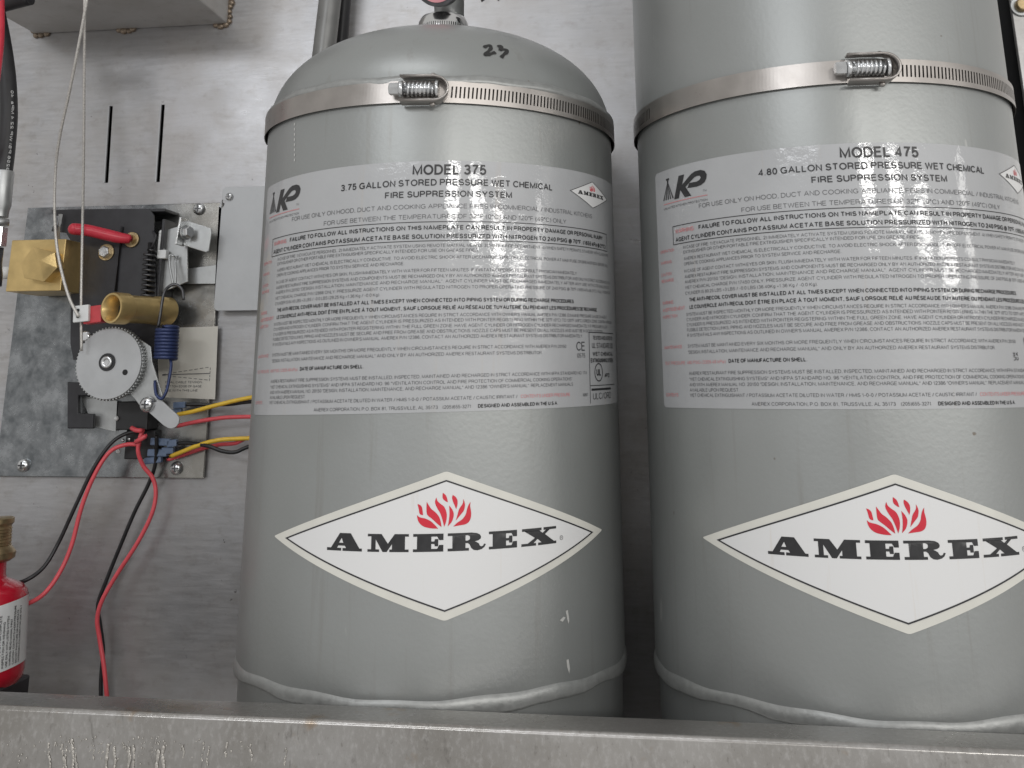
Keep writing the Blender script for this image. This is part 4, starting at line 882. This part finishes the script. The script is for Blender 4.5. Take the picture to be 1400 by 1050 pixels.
# lever arm in two leaves
DL = -.046
l1 = [(188, 462), (206, 474), (208, 495), (214, 515), (222, 540), (221, 550), (212, 560), (196, 562), (184, 545), (172, 532), (178, 500)]
MB().prism(pp(l1, DL), .0018, [pp([(210, 522), (213, 521), (217, 538), (214, 542), (211, 534)], DL)]).build('lever_arm', 'satin_steel', rm, .0003)
a, b = at(203, 560, DL+.003), at(232, 574, DL+.003)
ll = [(198, 560), (218, 547)]
for i in range(9):
    an = math.radians(32-22.5*i*1.0); ll.append((234+11.5*math.cos(an), 576-11.5*math.sin(an)))
MB().prism(pp([(197, 558), (219, 546), (243, 568), (245, 573), (244, 579), (240, 584), (235, 586), (229, 585), (224, 582)], DL-.002), .0018).build('lever_tip', 'galv_cover', rm, .0003)
s_ = pan_screw(at(202, 553, DL-.0022), .0058, rm)
# upper steel brackets with bolt
DU = -.022
MB().prism(pp([(216, 322), (222, 316), (246, 309), (256, 318), (256, 385), (240, 392), (220, 400), (214, 450), (204, 452), (206, 360)], DU), .002).build('steel_bracket', 'satin_steel', rm, .0004)
MB().prism(pp([(253, 301), (288, 312), (289, 318), (285, 343), (281, 345), (250, 335)], DU-.006), .0018).build('hinge_leaf', 'satin_steel', rm, .0005)
MB().box(at(248.5, 317, DU-.010), (.0016, .014, .022), Matrix.Rotation(math.radians(6), 3, 'Y')).build('clip', 'bright_steel', rm, .0004)
hex_bolt(at(253, 318, DU-.012), .0050, rm, .0058, (.93, -.36, .05))
mb = MB()
for y_ in (318, 341): mb.ball(at(221, y_, DU-.004), .0022)
mb.box(at(221, 330, DU-.0035), (.0042, .004, .016)).box(at(223, 348, DU-.004), (.0075, .006, .007)); mb.build('white_stop', 'white_plastic', rm, .0006)
MB().prism(pp([(250, 368), (296, 362), (296, 388), (250, 388)], DP-.006), .001).build('strap', 'satin_steel', rm, .0003)
# wire loop from the bracket to the spring
lp_ = smooth_path([at(239, 351, DU-.006), at(232, 349, DU-.006), at(232, 362, DU-.008), at(235, 380, DU-.010), at(238, 392, DU-.011), at(240.5, 380, DU-.010), at(239.5, 358, DU-.006), at(243, 350, DU-.003)], 6)
MB().tube(lp_, .0009, 8).build('wire_loop', 'satin_steel', rm)
# blue extension spring
a, b = at(229, 447, -.040), at(226.5, 491, -.040); d = b-a
bs = MB().tube(helix(a, d, .0078, d.length, 9.5, 24), .00148, 9).build('blue_spring', 'blue_spring', rm)
hk = smooth_path([at(216, 449, -.042), at(219, 430, -.042), at(224, 402, -.040), at(231, 392, -.036), at(240, 389, -.034), at(249, 396, -.034), at(251, 410, -.034)], 6)
MB().tube(hk, .0012, 8).build('upper_hook', 'dark_steel', bs)
hk = smooth_path([at(233, 491, -.042), at(234, 500, -.044), at(231, 520, -.046), at(227, 536, -.048), at(221, 545, -.0485), at(214, 540, -.0485), at(212, 528, -.048), at(212, 521, -.046)], 6)
MB().tube(hk, .0012, 8).build('lower_hook', 'blue_spring', bs)
# paper tension gauge sticker
DT = DP-.0002
st = MB().prism(pp([(214, 449), (298, 446), (294, 546), (218, 543)], DT), .0002).build('tension_sticker', 'paper', rm)
tl, tr, b_l = at(226, 524, DT-.0003), at(276, 522, DT-.0003), at(226, 540, DT-.0003)
wd = (tr.x-tl.x)*1000
tx = texts_to_parts([('FINAL CABLE TENSION', 0, wd, 0, 1.7, .01), ('BOTTOM EDGE OF GAGE', 0, wd, -3.2, 1.7, .01), ('USE WITH THIS LINE', 0, wd*.9, -6.4, 1.7, .01)])
mb = MB()
for vs, fs in tx: mb.add([(tl.x+x/1000, DT-.0003, tl.z+y/1000) for x, y in vs], fs)
g0, g1 = at(222, 513, DT-.0003), at(287, 511, DT-.0003)
for sgn in (1, -1):
    for k in range(9):
        f0, f1 = k/9, (k+.65)/9; y0 = sgn*(.0004+.0047*f0); y1 = sgn*(.0004+.0047*f1)
        A = g0.lerp(g1, f0)+Vector((0, 0, y0)); B = g0.lerp(g1, f1)+Vector((0, 0, y1)); mb.add([A, B, B+Vector((0, 0, .0004)), A+Vector((0, 0, .0004))], [(0, 1, 2, 3)])
mb.add([g0, g1, g1+Vector((0, 0, .0006)), g0+Vector((0, 0, .0006))], [(0, 1, 2, 3)])
for k in range(4): mb.box(g1+Vector((0, 0, -.0045+.0028*k)), (.0004, .0001, .0018))
mb.build('printed_gauge', 'ink_grey', st, fix=False)
# micro switches
def micro_switch(x0, y0, x1, y1, dep, pins):
    a, b = at(x0, y1, dep), at(x1, y0, dep)
    o = MB().box(((a.x+b.x)/2, dep/2-.002, (a.z+b.z)/2), (b.x-a.x, abs(dep)-.006, b.z-a.z)).build('micro_switch', 'black_plastic', rm, .0008)
    for (x, y) in pins: MB().ball(at(x, y, dep-.0002), .0019, n=12).build('rivet', 'white_plastic', o)
    return o
micro_switch(157, 549, 203, 588, -.024, [(159, 572)])
micro_switch(168, 588, 212, 628, -.016, [(162, 617)])
for (x, y, dx, dz, dep) in ((246, 554, .010, .005, -.020), (241, 563, .010, .0045, -.018), (220, 604, .016, .0055, -.018), (236, 606, .008, .0055, -.018), (216, 619, .016, .0055, -.016), (230, 616, .010, .005, -.016), (210, 629, .014, .005, -.014)):
    MB().box(at(x, y, dep), (dx, .0045, dz), Matrix.Rotation(math.radians(random.uniform(-8, 8)), 3, 'Y')).build('blue_terminal', 'blue_term', rm, .0009)
mb = MB()
for i in range(4): mb.ball(at(168+i*9, 602+random.uniform(-2, 2), -.018), .0014, n=10)
mb.build('terminal_screws', 'bright_steel', rm)

# ------------------------------------------------------------------ wires and cables
def wire(name, label, cat, pts, r, mat, grp=None, k=8):
    P = smooth_path([at(x, y, d) for x, y, d in pts], k)
    return tag(MB().tube(P, r, 10).build(name, mat), label, cat, grp)
G = 'loose wires of the release mechanism'
wire('black_wire', 'black wire curving down left to the shoulder of the red bottle', 'wire', [(196, 591, -.020), (175, 592, -.023), (152, 606, -.028), (128, 640, -.032), (104, 690, -.034), (80, 742, -.036), (60, 775, -.042), (36, 793, -.05), (10, 800, -.05)], .00150, 'black_wire', G)
wire('red_wire', 'red wire curving down left to the white label of the red bottle', 'wire', [(193, 608, -.020), (172, 608, -.024), (150, 618, -.028), (130, 648, -.032), (112, 692, -.034), (98, 745, -.036), (82, 782, -.040), (60, 812, -.046), (34, 827, -.05), (10, 834, -.05)], .00165, 'red_wire', G)
wire('red_wire', 'red wire hanging straight down to the front lip', 'wire', [(196, 586, -.024), (191, 600, -.025), (189, 618, -.024), (196, 637, -.020), (209, 654, -.016), (213, 676, -.015), (207, 704, -.016), (188, 742, -.018), (160, 785, -.020), (140, 820, -.022), (133, 846, -.022), (136, 872, -.020), (142, 910, -.02), (146, 950, -.02), (149, 985, -.02)], .00165, 'red_wire', G)
wire('black_wire', 'black wire hanging down behind the straight red wire to the front lip', 'wire', [(214, 594, -.024), (214, 612, -.020), (212, 636, -.014), (203, 662, -.012), (184, 700, -.012), (165, 745, -.012), (146, 792, -.012), (134, 826, -.013), (137, 855, -.012), (141, 890, -.010), (138, 930, -.010), (138, 985, -.010)], .00150, 'black_wire', G)
wire('yellow_wire', 'upper yellow wire leading right from the blue terminal behind the cylinder', 'wire', [(240, 567, -.020), (262, 563, -.022), (300, 553, -.022), (340, 544, -.020), (400, 535, -.02), (520, 530, -.014)], .00165, 'yellow_wire', G)
wire('black_wire', 'straight black wire crossing under the upper yellow wire', 'wire', [(246, 553, -.020), (270, 553, -.018), (310, 553, -.016), (345, 549, -.016), (400, 545, -.016), (520, 545, -.012)], .00145, 'black_wire', G)
wire('red_wire', 'red wire alone between the two yellow wires, leading behind the cylinder', 'wire', [(240, 583, -.020), (262, 578, -.020), (290, 573, -.020), (325, 570, -.020), (400, 570, -.02), (520, 574, -.014)], .00160, 'red_wire', G)
wire('yellow_wire', 'lower yellow wire curving up to the right under the red wire', 'wire', [(233, 624, -.016), (248, 618, -.020), (268, 610, -.022), (292, 603, -.022), (320, 600, -.020), (400, 598, -.018), (520, 600, -.012)], .00165, 'yellow_wire', G)
wire('red_wire', 'red wire twisted with the lower yellow wire', 'wire', [(228, 629, -.013), (248, 623, -.012), (275, 614, -.012), (300, 608, -.014), (322, 606, -.016), (342, 598, -.018), (400, 590, -.018), (520, 585, -.014)], .00150, 'red_wire', G)
wire('black_wire', 'black wire sagging below the lower yellow wire', 'wire', [(242, 606, -.018), (262, 606, -.020), (285, 610, -.024), (305, 617, -.024), (322, 618, -.022), (342, 610, -.020), (400, 594, -.014), (520, 592, -.010)], .00150, 'black_wire', G)
for lb_, pts in zip(('upper of two short red wire ends bent into the black switch', 'lower of two short red wire ends bent into the black switch'), ([(196, 589, -.026), (186, 588, -.028), (180, 585, -.026)], [(201, 595, -.028), (193, 600, -.030), (186, 604, -.026)])):
    wire('red_wire', lb_, 'wire', pts, .0018, 'red_wire', 'red wire ends at the switch', 5)
wire('steel_cable', 'pale steel cable bowing left past the brass block to the red clamp', 'cable', [(123, -30, -.145), (117, 10, -.140), (106, 70, -.128), (94, 130, -.112), (83, 180, -.098), (76.5, 225, -.086), (74.5, 280, -.078), (77, 330, -.074), (84, 370, -.073), (95, 408, -.0725), (107.5, 433, -.0722)], .00115, 'steel_rope')
wire('steel_cable', 'pale steel cable hanging plumb past the red handle to the clamp', 'cable', [(116, -30, -.142), (115.5, 30, -.134), (115, 120, -.112), (114.5, 210, -.088), (113, 300, -.068), (111.5, 380, -.062), (111, 430, -.062), (111.5, 480, -.060)], .00105, 'steel_rope')

# ------------------------------------------------------------------ red cartridge bottle at the left edge
DR = -.07
lean = (at(-14, 760, DR)-at(-24, 930, DR)).normalized()
bt = at(-24, 938, DR); hgt = (at(-16, 792, DR)-bt).length; rb = (at(34, 830, DR).x-at(-17, 830, DR).x)*.93
t = thing('gas_cartridge', 'small glossy red gas bottle with brass valve and white label at the left edge', 'gas bottle', bt)
prof = [(0, rb*.86), (.004, rb*.97), (.008, rb), (hgt*.80, rb), (hgt*.86, rb*.98), (hgt*.92, rb*.86), (hgt*.97, rb*.62), (hgt*1.0, rb*.46), (hgt*1.03, rb*.42), (hgt*1.18, rb*.42)]
MB().lathe(bt, lean, prof, 72).build('bottle', 'red_paint', t, autos=40)
nb = bt+lean*(hgt*1.16)
br = MB().lathe(nb, lean, [(0, rb*.50), (.002, rb*.62), (.006, rb*.64), (.009, rb*.56), (.011, rb*.50), (.024, rb*.50), (.026, rb*.56), (.029, rb*.56), (.030, rb*.5)], 36).build('brass_valve', 'brass_dull', t, autos=35)
mb = MB()
for k in range(7): mb.tube([nb+lean*(.010+.0022*k)+Vector((rb*.50*math.cos(a_), rb*.50*math.sin(a_), 0)) for a_ in [2*math.pi*i/36 for i in range(37)]], .0006, 6, False)
mb.build('thread', 'brass_dull', br)
xx, yy = MB().frame(lean)
def on_bot(s_, ang, lift): # angle 0 faces the camera, positive to the right
    f = (CAMPOS-bt); f = (f-lean*f.dot(lean)).normalized(); r_ = lean.cross(f).normalized()
    return bt+lean*s_+f*((rb+lift)*math.cos(ang))+r_*((rb+lift)*math.sin(ang))
vs = []; fs = []; m = 48; h0, h1 = hgt*.14, hgt*.76
for i in range(m+1):
    a_ = math.radians(-100+202*i/m); sk = .004*math.sin(a_)
    vs += [on_bot(h0+sk, a_, .0003), on_bot(h1+sk, a_, .0003)]
for i in range(m): fs.append((2*i, 2*i+2, 2*i+3, 2*i+1))
lb = MB().add(vs, fs, True).build('bottle_label', 'white_plastic', t, fix=False)
words = ['CAUTION: CONTENTS UNDER PRESSURE', 'DO NOT PUNCTURE OR INCINERATE', 'NITROGEN CYLINDER FOR USE ONLY', 'MUST BE RECHARGED AFTER USE', 'HANDLE WITH CARE AT ALL TIMES', 'DO NOT EXPOSE TO TEMPERATURES', 'ABOVE 120\u00b0F. KEEP OUT OF REACH', 'REMOVE ONLY FOR COMPLETE', 'INSPECTION OR WEIGHING', 'USE ONLY WITH LISTED SYSTEM', 'WARNING: READ MANUAL FIRST']*2
Lh = (h1-h0)*1000; rl_ = random.Random(5)
tx = texts_to_parts([(s_, 2, Lh-2-rl_.uniform(0, 10), 0, 1.55, .024) for s_ in words[:14]])
mb = MB()
for k, (vs, fs) in enumerate(tx):
    c0 = -8+k*2.55
    mb.add([on_bot(h0+x/1000+.004*math.sin((c0-y)/1000/rb), (c0-y)/1000/rb, .0006) for x, y in vs], fs)
mb.build('printed_lettering', 'ink', lb, fix=False)
q = at(17, 934, DR)
MB().box(bt+Vector((-.002, .004, -.004)), (rb*1.8, rb*1.4, .014)).build('foot_bracket', 'black_paint', t, .002)
